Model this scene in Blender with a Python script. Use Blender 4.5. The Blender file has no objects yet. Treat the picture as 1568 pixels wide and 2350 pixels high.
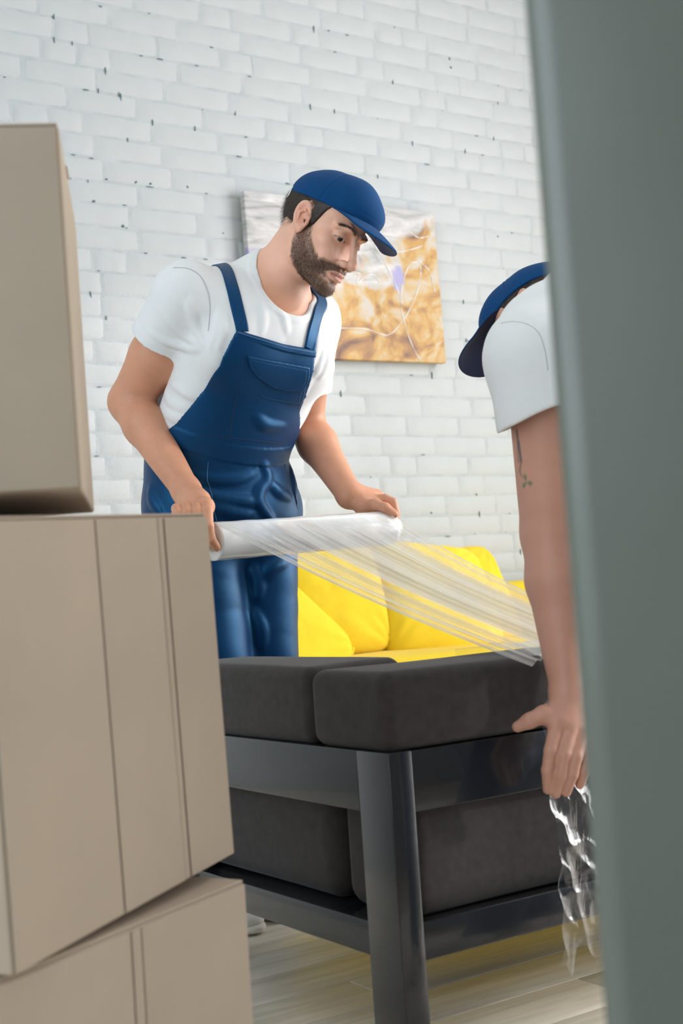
import bpy, bmesh, math, random
import numpy as np
from mathutils import Vector, Matrix
random.seed(4)
rng = np.random.default_rng(7)
SC = bpy.context.scene
COL = SC.collection

# ---------------------------------------------------------------- camera
FPX = 3000.0                      # focal length in pixels of the 1568 x 2350 frame
CAM_H = 0.72
EYE = np.array([0.0, 0.0, CAM_H])
_az, _pitch, _roll = math.radians(56.4), math.radians(3.5), math.radians(3.92)
_fh = np.array([math.cos(_az), math.sin(_az), 0.0])
_rh = np.array([math.sin(_az), -math.cos(_az), 0.0])
_up = np.array([0.0, 0.0, 1.0])
CF = _fh*math.cos(_pitch) + _up*math.sin(_pitch)
_u0 = -_fh*math.sin(_pitch) + _up*math.cos(_pitch)
CR = _rh*math.cos(_roll) - _u0*math.sin(_roll)
CU = _u0*math.cos(_roll) + _rh*math.sin(_roll)
def at(x, y, d):
    """world point seen at photo pixel (x, y) at distance d along the view axis"""
    return EYE + d*(CF + (x-784.0)/FPX*CR + (1175.0-y)/FPX*CU)
cam = bpy.data.cameras.new('camera')
cam_ob = bpy.data.objects.new('camera', cam); COL.objects.link(cam_ob)
cam.sensor_fit = 'AUTO'; cam.sensor_width = 36.0
cam.lens = FPX/2350.0*36.0
cam.clip_start = 0.05
M = Matrix(((CR[0], CU[0], -CF[0], EYE[0]), (CR[1], CU[1], -CF[1], EYE[1]), (CR[2], CU[2], -CF[2], EYE[2]), (0, 0, 0, 1)))
cam_ob.matrix_world = M
cam.dof.use_dof = True; cam.dof.focus_distance = 2.82; cam.dof.aperture_fstop = 5.0
SC.camera = cam_ob

# ---------------------------------------------------------------- world, sun, window daylight, exposure
SC.view_settings.view_transform = 'Standard'; SC.view_settings.look = 'None'
SC.view_settings.gamma = 1.0; SC.view_settings.use_curve_mapping = False
SC.view_settings.exposure = -0.6
SC.cycles.max_bounces = 8; SC.cycles.diffuse_bounces = 4; SC.cycles.transparent_max_bounces = 16
SC.cycles.sample_clamp_indirect = 6.0
SC.cycles.use_denoising = True
w = bpy.data.worlds.new('sky'); SC.world = w; w.use_nodes = True
w.node_tree.nodes['Background'].inputs[0].default_value = (0.80, 0.90, 1.0, 1)
w.node_tree.nodes['Background'].inputs[1].default_value = 1.2
def light(name, kind, loc, direction, energy, color, size=None, size_y=None, angle=None):
    l = bpy.data.lights.new(name, kind); o = bpy.data.objects.new(name, l); COL.objects.link(o)
    l.energy = energy; l.color = color
    if kind == 'AREA':
        l.shape = 'RECTANGLE'; l.size = size; l.size_y = size_y
    if kind == 'SUN': l.angle = angle
    o.location = loc
    o.rotation_euler = Vector(direction).to_track_quat('-Z', 'Y').to_euler()
    return o
light('sun', 'SUN', (8, -3, 5), (-0.78, 0.52, -0.33), 1.3, (1.0, 0.95, 0.87), angle=math.radians(2.5))
light('window_daylight_right', 'AREA', (4.98, 0.8, 1.56), (-1, 0, 0), 340, (0.99, 0.98, 0.97), 3.6, 3.0)
light('window_daylight_left', 'AREA', (-2.58, 0.3, 1.8), (1, 0, 0), 180, (0.80, 0.93, 1.0), 4.0, 2.4)

# ================================================================ helpers
def new_obj(name, me, mat=None, parent=None):
    o = bpy.data.objects.new(name, me); COL.objects.link(o)
    if mat is not None and len(me.materials) == 0: me.materials.append(mat)
    if parent is not None: o.parent = parent
    return o
def tag(o, label=None, cat=None, group=None, kind=None):
    if label: o['label'] = label
    if cat: o['category'] = cat
    if group: o['group'] = group
    if kind: o['kind'] = kind
    return o
def thing(name, label, cat, loc=(0, 0, 0), rot=(0, 0, 0), group=None):
    o = bpy.data.objects.new(name, None); COL.objects.link(o)
    o.empty_display_size = 0.1
    o.location = loc; o.rotation_euler = rot
    return tag(o, label, cat, group)
def mesh(name, V, F, smooth=True):
    me = bpy.data.meshes.new(name)
    V = np.ascontiguousarray(V, dtype=np.float32)
    if isinstance(F, np.ndarray):
        n, k = F.shape
        me.vertices.add(len(V)); me.vertices.foreach_set('co', V.ravel())
        me.loops.add(n*k); me.loops.foreach_set('vertex_index', F.astype(np.int32).ravel())
        me.polygons.add(n)
        me.polygons.foreach_set('loop_start', np.arange(0, n*k, k, dtype=np.int32))
        me.polygons.foreach_set('loop_total', np.full(n, k, dtype=np.int32))
        me.update(calc_edges=True)
    else:
        me.from_pydata([tuple(map(float, v)) for v in V], [], F); me.update()
    me.validate()
    if smooth:
        me.polygons.foreach_set('use_smooth', np.ones(len(me.polygons), dtype=bool))
    return me
def to_local(o, W):
    """world points into the local space of an (un-parented) object"""
    mi = np.array(o.matrix_basis.inverted())
    return np.asarray(W) @ mi[:3, :3].T + mi[:3, 3]
def paint(me, name, C):
    a = me.color_attributes.new(name, 'FLOAT_COLOR', 'POINT')
    c = np.ones((len(me.vertices), 4), dtype=np.float32); c[:, :C.shape[1]] = C
    a.data.foreach_set('color', c.ravel())
def rbox(sx, sy, sz, r=0.01, n=6, fn=None, z0=False):
    """rounded box centred on the origin (or standing on z=0); n cells per side; fn(V, N) -> V"""
    if isinstance(n, int): n = (n, n, n)
    h = np.array([sx, sy, sz])/2.0
    VV, FF, off = [], [], 0
    for ax in range(3):
        a, b = [i for i in range(3) if i != ax]
        for s in (-1, 1):
            def cc(k):
                t = np.linspace(-1, 1, n[k]+1)
                rr = min(r/h[k], .45)
                inner = np.linspace(-(1-rr), 1-rr, max(n[k]-3, 1))
                e = rr*np.array([1.0, .62, .27])
                return np.concatenate([-1 + rr - e, inner, (1 - rr + e)[::-1]])
            A, B = np.meshgrid(cc(a), cc(b), indexing='ij')
            P = np.zeros(A.shape + (3,)); P[..., a] = A*h[a]; P[..., b] = B*h[b]; P[..., ax] = s*h[ax]
            q = np.clip(P, -(h-r), h-r); d = P - q
            L = np.linalg.norm(d, axis=-1, keepdims=True); N = d/np.maximum(L, 1e-9)
            P = q + N*r
            ni, nj = A.shape
            idx = np.arange(ni*nj).reshape(ni, nj) + off
            quad = np.stack([idx[:-1, :-1], idx[1:, :-1], idx[1:, 1:], idx[:-1, 1:]], -1).reshape(-1, 4)
            flip = (s < 0) ^ (ax == 1)
            if flip: quad = quad[:, ::-1]
            P2 = P.reshape(-1, 3); N2 = N.reshape(-1, 3)
            VV.append(np.c_[P2, N2]); FF.append(quad); off += ni*nj
    V = np.concatenate(VV); F = np.concatenate(FF)
    key = np.round(V[:, :3]/1e-6).astype(np.int64)
    _, first, inv = np.unique(key, axis=0, return_index=True, return_inverse=True)
    V = V[first]; F = inv.reshape(-1)[F]
    P, N = V[:, :3], V[:, 3:]
    if fn is not None: P = fn(P, N)
    if z0: P = P + np.array([0, 0, sz/2])
    return P, F
def xf(P, loc=(0, 0, 0), rz=0.0, rx=0.0, ry=0.0):
    R = np.array(Matrix.Rotation(rz, 3, 'Z') @ Matrix.Rotation(ry, 3, 'Y') @ Matrix.Rotation(rx, 3, 'X'))
    return P @ R.T + np.asarray(loc)
def grid_faces(ni, nj, wrap=False):
    idx = np.arange(ni*nj).reshape(ni, nj)
    if wrap: idx = np.concatenate([idx, idx[:, :1]], 1)
    return np.stack([idx[:-1, :-1], idx[1:, :-1], idx[1:, 1:], idx[:-1, 1:]], -1).reshape(-1, 4)
def tube(points, radii, sides=10):
    P = np.asarray(points, float); n = len(P)
    R = np.broadcast_to(np.asarray(radii, float), (n,))
    T = np.gradient(P, axis=0); T /= np.linalg.norm(T, axis=1, keepdims=True)
    ref = np.array([0, 0, 1.0]) if abs(T[0, 2]) < .9 else np.array([1.0, 0, 0])
    rings = []
    for i in range(n):
        a = np.cross(T[i], ref); a /= np.linalg.norm(a); b = np.cross(T[i], a); ref = np.cross(a, T[i])*-1 if False else ref
        t = np.linspace(0, 2*np.pi, sides, endpoint=False)[:, None]
        rings.append(P[i] + R[i]*(np.cos(t)*a + np.sin(t)*b))
    V = np.concatenate(rings); F = grid_faces(n, sides, True)
    c = len(V); V = np.concatenate([V, P[:1], P[-1:]])
    caps = []
    for k in range(sides):
        k2 = (k+1) % sides
        caps.append([c, k2, k, k]); caps.append([c+1, (n-1)*sides+k, (n-1)*sides+k2, (n-1)*sides+k2])
    F = [list(f) for f in F] + [list(dict.fromkeys(f)) for f in caps]
    return V, F
def merge(parts):
    V, F, off = [], [], 0
    for v, f in parts:
        V.append(np.asarray(v)); F += [[int(i)+off for i in q] for q in f]; off += len(v)
    return np.concatenate(V), F
def catmull(pts, n):
    P = np.asarray(pts, float); P = np.concatenate([[2*P[0]-P[1]], P, [2*P[-1]-P[-2]]])
    out = []
    m = len(P)-3
    for u in np.linspace(0, m, n):
        i = min(int(u), m-1); t = u-i
        a, b, c, d = P[i:i+4]
        out.append(.5*(2*b + (c-a)*t + (2*a-5*b+4*c-d)*t*t + (3*b-a-3*c+d)*t**3))
    return np.array(out)

# ---------------------------------------------------------------- materials
def nodes(name):
    m = bpy.data.materials.new(name); m.use_nodes = True
    nt = m.node_tree; b = nt.nodes['Principled BSDF']
    return m, nt, b
def mat(name, color, rough=0.6, metal=0.0, noise=None, bump=None, sheen=0.0, coord='Object', spec=0.5, color2=None, coat=0.0):
    """noise=(scale, amount) varies the colour, bump=(scale, strength, distance)"""
    m, nt, b = nodes(name)
    N, L = nt.nodes, nt.links
    b.inputs['Roughness'].default_value = rough; b.inputs['Metallic'].default_value = metal
    b.inputs['Specular IOR Level'].default_value = spec
    b.inputs['Sheen Weight'].default_value = sheen; b.inputs['Coat Weight'].default_value = coat
    c = (*color, 1); b.inputs['Base Color'].default_value = c
    tc = N.new('ShaderNodeTexCoord')
    if noise:
        nz = N.new('ShaderNodeTexNoise'); nz.inputs['Scale'].default_value = noise[0]; nz.inputs['Detail'].default_value = 6
        L.new(tc.outputs[coord], nz.inputs['Vector'])
        mx = N.new('ShaderNodeMix'); mx.data_type = 'RGBA'
        c2 = color2 if color2 else tuple(x*(1-noise[1]) for x in color)
        mx.inputs['A'].default_value = (*c2, 1); mx.inputs['B'].default_value = c
        rp = N.new('ShaderNodeMapRange'); rp.inputs['From Min'].default_value = .35; rp.inputs['From Max'].default_value = .65
        L.new(nz.outputs['Fac'], rp.inputs['Value']); L.new(rp.outputs['Result'], mx.inputs['Factor'])
        L.new(mx.outputs['Result'], b.inputs['Base Color'])
    if bump:
        n2 = N.new('ShaderNodeTexNoise'); n2.inputs['Scale'].default_value = bump[0]; n2.inputs['Detail'].default_value = 4
        L.new(tc.outputs[coord], n2.inputs['Vector'])
        bp = N.new('ShaderNodeBump'); bp.inputs['Strength'].default_value = bump[1]; bp.inputs['Distance'].default_value = bump[2]
        L.new(n2.outputs['Fac'], bp.inputs['Height']); L.new(bp.outputs['Normal'], b.inputs['Normal'])
    return m
def attr_mat(name, rough=0.5, bump=None, sss=0.0, spec=0.5, sheen=0.0):
    m, nt, b = nodes(name); N, L = nt.nodes, nt.links
    a = N.new('ShaderNodeAttribute'); a.attribute_name = 'col'
    L.new(a.outputs['Color'], b.inputs['Base Color'])
    b.inputs['Roughness'].default_value = rough; b.inputs['Specular IOR Level'].default_value = spec
    b.inputs['Sheen Weight'].default_value = sheen
    if sss:
        b.inputs['Subsurface Weight'].default_value = sss
        b.inputs['Subsurface Radius'].default_value = (1.0, .35, .2); b.inputs['Subsurface Scale'].default_value = .006
    if bump:
        tc = N.new('ShaderNodeTexCoord')
        n2 = N.new('ShaderNodeTexNoise'); n2.inputs['Scale'].default_value = bump[0]; n2.inputs['Detail'].default_value = 4
        L.new(tc.outputs['Object'], n2.inputs['Vector'])
        bp = N.new('ShaderNodeBump'); bp.inputs['Strength'].default_value = bump[1]; bp.inputs['Distance'].default_value = bump[2]
        L.new(n2.outputs['Fac'], bp.inputs['Height']); L.new(bp.outputs['Normal'], b.inputs['Normal'])
    return m

# ================================================================ distance-field modelling (bodies and clothes)
def unit(v):
    v = np.asarray(v, float); return v/np.linalg.norm(v)
class Frame:
    def __init__(s, o, M, k=1.0): s.o, s.M, s.k = np.asarray(o, float), np.asarray(M, float), k
    def p(s, q): return s.o + s.M @ (np.asarray(q, float)*s.k)
    def v(s, q): return s.M @ np.asarray(q, float)
    def loc(s, P): return ((P - s.o) @ s.M)/s.k
WORLD = Frame((0, 0, 0), np.eye(3))
def frame_up(o, left, up, k=1.0):
    """x = left, y = back, z = up"""
    z = unit(up); x = unit(np.asarray(left) - z*np.dot(left, z)); y = np.cross(z, x)
    return Frame(o, np.stack([x, y, z], 1), k)
def smin(a, b, k):
    if k <= 0: return np.minimum(a, b)
    h = np.clip(.5 + .5*(b-a)/k, 0, 1)
    return b + (a-b)*h - k*h*(1-h)
def cone(a, b, ra, rb=None, k=.01, flat=None, s=1.0, fr=WORLD, op='u'):
    a, b = fr.p(a), fr.p(b); ra = ra*fr.k; rb = ra if rb is None else rb*fr.k; k = k*fr.k
    n = None if flat is None else unit(fr.v(flat))
    ab = (b-a).astype(np.float32); l2 = max(float(ab @ ab), 1e-12); a32 = a.astype(np.float32)
    def f(P):
        q = P - a32; t = np.clip((q @ ab)/l2, 0, 1); q = q - t[:, None]*ab
        r = ra + (rb-ra)*t
        if n is None: return np.sqrt((q*q).sum(1)) - r
        n32 = n.astype(np.float32)
        c = q @ n32; q2 = (q*q).sum(1) - c*c; cs = c/s
        l = np.sqrt(q2 + cs*cs) + 1e-7
        return (l-r)*l/np.sqrt(q2 + (cs/s)**2 + 1e-10)
    return (op, f, (a+b)/2, np.sqrt(l2)/2 + max(ra, rb)*max(1, s), k)
def ell(c, r, k=.01, fr=WORLD, rot=None, op='u'):
    c = fr.p(c); r = (np.asarray(r, float)*fr.k).astype(np.float32); M = fr.M if rot is None else fr.M @ np.asarray(rot)
    M = M.astype(np.float32); c32 = c.astype(np.float32)
    def f(P):
        q = (P - c32) @ M
        k0 = np.sqrt(((q/r)**2).sum(1)); k1 = np.sqrt(((q/(r*r))**2).sum(1)) + 1e-9
        return k0*(k0-1)/k1
    return (op, f, c, float(r.max()), k*fr.k)
def chain(pts, rad, k=.006, fr=WORLD, op='u', flat=None, s=1.0):
    return [cone(pts[i], pts[i+1], rad[i], rad[i+1], k, flat, s, fr, op) for i in range(len(pts)-1)]
def rotx(a): c, s = math.cos(a), math.sin(a); return np.array([[1, 0, 0], [0, c, -s], [0, s, c]])
def roty(a): c, s = math.cos(a), math.sin(a); return np.array([[c, 0, s], [0, 1, 0], [-s, 0, c]])
def rotz(a): c, s = math.cos(a), math.sin(a); return np.array([[c, -s, 0], [s, c, 0], [0, 0, 1]])
def evaluate(ops, P, c=None, rb=0.0, far=0.3):
    d = np.full(len(P), far, np.float32)
    for o in ops:
        if o[0] == 'f': d = o[1](P, d); continue
        if c is not None and np.linalg.norm(o[2]-c) > o[3] + rb + o[4] + .02: continue
        v = o[1](P).astype(np.float32)
        if o[0] == 'u': d = smin(d, v, o[4])
        elif o[0] == 's': d = -smin(-d, v, o[4])
        elif o[0] == 'i': d = -smin(-d, -v, o[4])
    return d
def surface(ops, h, lo, hi, B=12):
    """surface nets over the sparse blocks that the surface crosses"""
    lo = np.asarray(lo, float); hi = np.asarray(hi, float)
    nb = np.ceil((hi-lo)/(h*B)).astype(int); N = nb*B + 1
    g = np.stack(np.meshgrid(*[np.arange(n) for n in nb], indexing='ij'), -1).reshape(-1, 3)
    cen = lo + (g+.5)*h*B; rb = h*B*math.sqrt(3)/2
    dc = np.concatenate([evaluate(ops, cen[i:i+40000].astype(np.float32)) for i in range(0, len(cen), 40000)])
    act = g[np.abs(dc) < rb*1.4 + .013]
    ii = np.arange(B+1); G = np.stack(np.meshgrid(ii, ii, ii, indexing='ij'), -1).reshape(-1, 3)
    corner = [(0,0,0),(1,0,0),(0,1,0),(1,1,0),(0,0,1),(1,0,1),(0,1,1),(1,1,1)]
    edges = [(a, b) for a in range(8) for b in range(a+1, 8) if sum(abs(corner[a][i]-corner[b][i]) for i in range(3)) == 1]
    ids, vs, eds = [], [], []
    for blk in act:
        base = blk*B
        P = (lo + (base+G)*h).astype(np.float32)
        D = evaluate(ops, P, lo + (blk+.5)*h*B, rb).reshape(B+1, B+1, B+1)
        S = D < 0
        if S.all() or not S.any(): continue
        cs = sum(S[c[0]:B+c[0], c[1]:B+c[1], c[2]:B+c[2]].astype(np.int8) for c in corner)
        I = np.argwhere((cs > 0) & (cs < 8))
        if len(I):
            acc = np.zeros((len(I), 3)); cnt = np.zeros(len(I))
            for a, b in edges:
                ca, cb = np.array(corner[a]), np.array(corner[b])
                da = D[tuple((I+ca).T)]; db = D[tuple((I+cb).T)]
                m = (da < 0) != (db < 0)
                t = np.where(m, da/np.where(m, da-db, 1), 0)
                acc += np.where(m[:, None], ca + t[:, None]*(cb-ca), 0); cnt += m
            gi = I+base
            ids.append((gi[:, 0]*N[1] + gi[:, 1])*N[2] + gi[:, 2]); vs.append(lo + (gi + acc/cnt[:, None])*h)
        for ax in range(3):
            e = np.zeros(3, int); e[ax] = 1
            s0 = S[:B, :B, :B]; s1 = S[e[0]:B+e[0], e[1]:B+e[1], e[2]:B+e[2]]
            J = np.argwhere(s0 != s1)
            if len(J):
                eds.append(np.c_[J+base, np.full(len(J), ax), s0[tuple(J.T)]])
    ids = np.concatenate(ids); vs = np.concatenate(vs); E = np.concatenate(eds)
    # blocks may round a value near zero differently: give a cell that only its neighbour saw a vertex too
    need = []
    for ax in range(3):
        p = E[E[:, 3] == ax][:, :3]; a, b = [(1, 2), (2, 0), (0, 1)][ax]
        A = np.zeros(3, int); A[a] = 1; Bv = np.zeros(3, int); Bv[b] = 1
        need += [p-A-Bv, p-Bv, p, p-A]
    need = np.concatenate(need); need = need[(need >= 0).all(1)]; kk = (need[:, 0]*N[1] + need[:, 1])*N[2] + need[:, 2]
    kk, fi = np.unique(kk, return_index=True); miss = ~np.isin(kk, ids)
    if miss.any() and miss.sum() < 400:
        ids = np.concatenate([ids, kk[miss]]); vs = np.concatenate([vs, lo + (need[fi][miss]+.5)*h])
    o = np.argsort(ids); ids = ids[o]; vs = vs[o]
    F = []
    for ax in range(3):
        e = E[E[:, 3] == ax]; a, b = [(1, 2), (2, 0), (0, 1)][ax]
        A = np.zeros(3, int); A[a] = 1; Bv = np.zeros(3, int); Bv[b] = 1
        p = e[:, :3]
        q = [p-A-Bv, p-Bv, p, p-A]
        key = [(x[:, 0]*N[1] + x[:, 1])*N[2] + x[:, 2] for x in q]
        loc = [np.searchsorted(ids, k_) for k_ in key]
        ok = np.ones(len(e), bool)
        for l, k_ in zip(loc, key): ok &= (l < len(ids)) & (ids[np.minimum(l, len(ids)-1)] == k_)
        f = np.stack(loc, 1)[ok]; ins = e[ok, 4].astype(bool)
        f[~ins] = f[~ins][:, ::-1]
        F.append(f)
    F = np.concatenate(F)
    return vs, F
def bounds(ops, pad=.02):
    u = [o for o in ops if o[0] == 'u']
    lo = np.min([o[2]-o[3] for o in u], 0)-pad; hi = np.max([o[2]+o[3] for o in u], 0)+pad
    return lo, hi
def wob(P, f, seed=0):
    """cheap smooth noise, about -1..1"""
    r = np.random.default_rng(seed); s = 0
    for i in range(5):
        k = r.normal(size=3); k = k/np.linalg.norm(k)*f*(.7+.35*i); s = s + np.sin(P @ k.astype(np.float32) + r.uniform(0, 6.28))*(1/(1+.5*i))
    return s/2.2
def sd_poly(u, v, poly):
    """signed distance to a polygon in 2-D (negative inside)"""
    poly = np.asarray(poly, float); d = np.full(u.shape, 1e9); s = np.ones(u.shape)
    n = len(poly)
    for i in range(n):
        a, b = poly[i], poly[i-1]; e = b-a; wx, wy = u-a[0], v-a[1]
        t = np.clip((wx*e[0]+wy*e[1])/(e@e+1e-12), 0, 1)
        d = np.minimum(d, (wx-e[0]*t)**2 + (wy-e[1]*t)**2)
        c1 = v >= a[1]; c2 = v < b[1]; c3 = e[0]*wy > e[1]*wx
        s = np.where((c1 & c2 & c3) | (~c1 & ~c2 & ~c3), -s, s)
    return s*np.sqrt(d)

# ================================================================ the room
YW = 4.0                          # face of the brick wall
M_paint = mat('white_painted_brick', (0.545, 0.57, 0.59), rough=0.55, noise=(9.0, 0.04), bump=(30.0, 0.35, 0.004))
M_joint = mat('white_painted_mortar', (0.53, 0.555, 0.575), rough=0.65, noise=(14.0, 0.16), bump=(60.0, 0.6, 0.004), color2=(0.45, 0.485, 0.505))
M_plaster = mat('white_plaster', (0.80, 0.80, 0.78), rough=0.8, bump=(40, .15, .002))
M_dim = mat('grey_plaster', (0.14, 0.14, 0.14), rough=0.8)
M_frame_white = mat('white_window_frame', (0.8, 0.8, 0.8), rough=0.4)
def box_mesh(name, lo, hi, m, parent=None, r=None, kind=None):
    lo = np.array(lo, float); hi = np.array(hi, float); s = hi-lo; c = (lo+hi)/2
    V, F = rbox(*s, r=(r if r else min(.002, s.min()/4)), n=3)
    o = new_obj(name, mesh(name, V, F, smooth=bool(r)), m, parent)
    o.location = c
    if kind: tag(o, kind=kind)
    return o
def plain(name, boxes, m, kind='structure', parent=None, loc=(0, 0, 0)):
    parts = []
    for lo, hi in boxes:
        x0, y0, z0 = lo; x1, y1, z1 = hi
        V = np.array([(x, y, z) for x in (x0, x1) for y in (y0, y1) for z in (z0, z1)], float) - np.array(loc)
        parts.append((V, [[0, 1, 3, 2], [4, 6, 7, 5], [0, 4, 5, 1], [2, 3, 7, 6], [0, 2, 6, 4], [1, 5, 7, 3]]))
    V, F = merge(parts)
    o = new_obj(name, mesh(name, V, F, smooth=False), m, parent); o.location = loc
    if kind: tag(o, kind=kind)
    return o
XL, XR, YF, ZC = -2.4, 4.8, -2.6, 3.5
wall_back = plain('wall_back', [((XL-.2, YW+.0018, -.1), (XR+.2, YW+.25, ZC))], M_joint)
def wall_with_hole(name, x0, x1, ya, yb, za, zb, m):
    return plain(name, [((x0, YF, 0), (x1, ya, ZC)), ((x0, yb, 0), (x1, YW+.004, ZC)), ((x0, ya, 0), (x1, yb, za)), ((x0, ya, zb), (x1, yb, ZC))], m)
wall_right = wall_with_hole('wall_right', XR, XR+.2, -1.0, 2.6, .05, 3.1, M_plaster)
wall_left = wall_with_hole('wall_left', XL-.2, XL, -1.7, 2.3, .6, 3.0, M_plaster)
wall_front = plain('wall_front', [((XL-.2, YF-.2, 0), (XR+.2, YF, ZC))], M_dim)
ceiling = plain('ceiling', [((XL-.2, YF-.2, ZC), (XR+.2, YW+.25, ZC+.1))], M_plaster)
def window(name, x, ya, yb, za, zb, cols, rows):
    w_ = thing(name, None, None, (x, (ya+yb)/2, za)); tag(w_, kind='structure')
    parts = []; t = .035
    for i in range(cols+1):
        y = ya + (yb-ya)*i/cols; parts.append(((x-.03, y-t, za), (x+.03, y+t, zb)))
    for j in range(rows+1):
        z = za + (zb-za)*j/rows; parts.append(((x-.03, ya, z-t), (x+.03, yb, z+t)))
    f = plain('window_frame', parts, M_frame_white, kind=None, parent=w_, loc=(0, 0, 0)); f.matrix_parent_inverse = Matrix.Translation((-x, -(ya+yb)/2, -za))
    return w_
window('window_1', XR+.1, -1.0, 2.6, .05, 3.1, 4, 2)
window('window_2', XL-.1, -1.7, 2.3, .6, 3.0, 3, 2)

# ---- bricks of the back wall: each its own object, three hundred of those in view
def brick_mesh(wd, ht, seed):
    r = np.random.default_rng(seed)
    xs = [-.5, -.44, -.2, .12, .44, .5]; zs = [-.5, -.36, 0, .36, .5]
    V = []
    for i, x in enumerate(xs):
        for j, z in enumerate(zs):
            edge = i in (0, 5) or j in (0, 4)
            y = 0.0029 if edge else -.0004 + r.normal()*.0005
            jx = r.normal()*.0016 if i in (1, 4) or edge else 0; jz = r.normal()*.0012
            V.append((x*wd + jx, y, z*ht + jz))
    idx = np.arange(30).reshape(6, 5)
    F = np.stack([idx[:-1, :-1], idx[1:, :-1], idx[1:, 1:], idx[:-1, 1:]], -1).reshape(-1, 4)
    me = mesh('brick', np.array(V), F); me.materials.append(M_paint); return me
ROW, LONG, SHORT, GAP = 0.0775, 0.256, 0.124, 0.0042
B_long = [brick_mesh(LONG-GAP, ROW-GAP*.9, 10+i) for i in range(8)]
B_short = [brick_mesh(SHORT-GAP, ROW-GAP*.9, 40+i) for i in range(6)]
cells = []
r_b = np.random.default_rng(3)
for row in range(1, 42):
    z = row*ROW + .02
    x = -.1 + r_b.uniform(0, .12) - (LONG/2 if row % 2 else 0)
    while x < 4.75:
        sh = r_b.random() < .28
        wd = SHORT if sh else LONG
        cells.append((x+wd/2, z + r_b.normal()*.0009, sh)); x += wd
def project(p):
    q = np.asarray(p)-EYE; d = q @ CF
    return 784+FPX*(q@CR)/d, 1175-FPX*(q@CU)/d, d
scored = []
for c in cells:
    px, py, d = project((c[0], YW, c[1]))
    inview = (-20 < px < 1275) and (-25 < py < 1560) and not (px < 150 and py > 330) and not (380 < px < 620 and py > 800) and not (px < 440 and py > 1190)
    scored.append((inview, -d, c))
scored.sort(key=lambda t: (t[0], t[1]), reverse=True)
for i, (_, _, c) in enumerate(scored[:300]):
    me = r_b.choice(B_short if c[2] else B_long)
    o = bpy.data.objects.new('brick', me); COL.objects.link(o); o.parent = wall_back
    o.location = (c[0], YW, c[1]); o.rotation_euler = (r_b.normal()*.004, r_b.normal()*.004, r_b.normal()*.004)
parts = []
for _, _, c in scored[300:]:
    me = random.choice(B_short if c[2] else B_long)
    V = np.empty(len(me.vertices)*3, np.float32); me.vertices.foreach_get('co', V)
    parts.append((V.reshape(-1, 3) + np.array([c[0], YW, c[1]]), [list(p.vertices) for p in me.polygons]))
V, F = merge(parts)
o = new_obj('bricks_beyond', mesh('bricks_beyond', V, F), M_paint, wall_back); tag(o, kind='stuff')
# dark chips and cracks in the paint: small pits standing in the joints
M_chip = mat('dark_chip', (0.10, 0.17, 0.18), rough=.9)
parts = []
for i in range(150):
    px, py = r_b.uniform(0, 1200), r_b.uniform(0, 1350)
    if i < 12: px, py = [(215, 463), (312, 418), (345, 422), (283, 520), (430, 430), (512, 535), (245, 412), (1143, 543), (1035, 155), (1032, 135), (990, 1177), (230, 15)][i]
    q = at(px, py, 1)-EYE; X = EYE + q*(YW-EYE[1])/q[1]
    row = round((X[2]-.02)/ROW-.5)+.5
    z = row*ROW+.02 + r_b.normal()*.002
    vert = r_b.random() < .35
    k = r_b.uniform(.3, 1.0)
    sx, sz = (.0014*k, .016*k) if vert else (.012*k*k, .0012)
    if i < 12: z = X[2]; sx, sz = .004, .004
    a = np.linspace(0, 2*np.pi, 7, endpoint=False)
    rr = 1 + r_b.normal(size=7)*.3
    P = np.c_[X[0]+np.cos(a)*sx*rr, np.full(7, YW-.0022), z+np.sin(a)*sz*rr]
    P = np.concatenate([P, P + [0, .004, 0]])
    parts.append((P, [list(range(7))] + [[j, (j+1) % 7, (j+1) % 7+7, j+7] for j in range(7)]))
V, F = merge(parts)
tag(new_obj('paint_chips', mesh('paint_chips', V, F, False), M_chip, wall_back), kind='stuff')

# ---- floor of ash boards running along the wall
floor = plain('floor', [((XL-.2, YF-.2, -.1), (XR+.2, YW+.25, -.006))], mat('subfloor', (0.30, 0.25, 0.19), rough=.6))
def wood_floor_mat(name, col):
    m, nt, b = nodes(name); N, L = nt.nodes, nt.links
    tc = N.new('ShaderNodeTexCoord'); mp = N.new('ShaderNodeMapping'); oi = N.new('ShaderNodeObjectInfo')
    mp.inputs['Scale'].default_value = (1.2, 16, 1)
    L.new(tc.outputs['Object'], mp.inputs['Vector'])
    ad = N.new('ShaderNodeVectorMath'); ad.operation = 'ADD'
    L.new(mp.outputs['Vector'], ad.inputs[0])
    ml = N.new('ShaderNodeVectorMath'); ml.operation = 'SCALE'; ml.inputs['Scale'].default_value = 30
    L.new(oi.outputs['Location'], ml.inputs[0]); L.new(ml.outputs['Vector'], ad.inputs[1])
    nz = N.new('ShaderNodeTexNoise'); nz.inputs['Scale'].default_value = 3.0; nz.inputs['Detail'].default_value = 8; nz.inputs['Distortion'].default_value = .6
    L.new(ad.outputs['Vector'], nz.inputs['Vector'])
    cr = N.new('ShaderNodeValToRGB'); e = cr.color_ramp.elements
    e[0].position = .32; e[0].color = (*[x*.78 for x in col], 1); e[1].position = .62; e[1].color = (*col, 1)
    L.new(nz.outputs['Fac'], cr.inputs['Fac']); L.new(cr.outputs['Color'], b.inputs['Base Color'])
    b.inputs['Roughness'].default_value = .42; b.inputs['Specular IOR Level'].default_value = .3
    bp = N.new('ShaderNodeBump'); bp.inputs['Strength'].default_value = .15; bp.inputs['Distance'].default_value = .001
    L.new(nz.outputs['Fac'], bp.inputs['Height']); L.new(bp.outputs['Normal'], b.inputs['Normal'])
    return m
M_wood = wood_floor_mat('ash_boards', (0.84, 0.77, 0.67))
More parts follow.
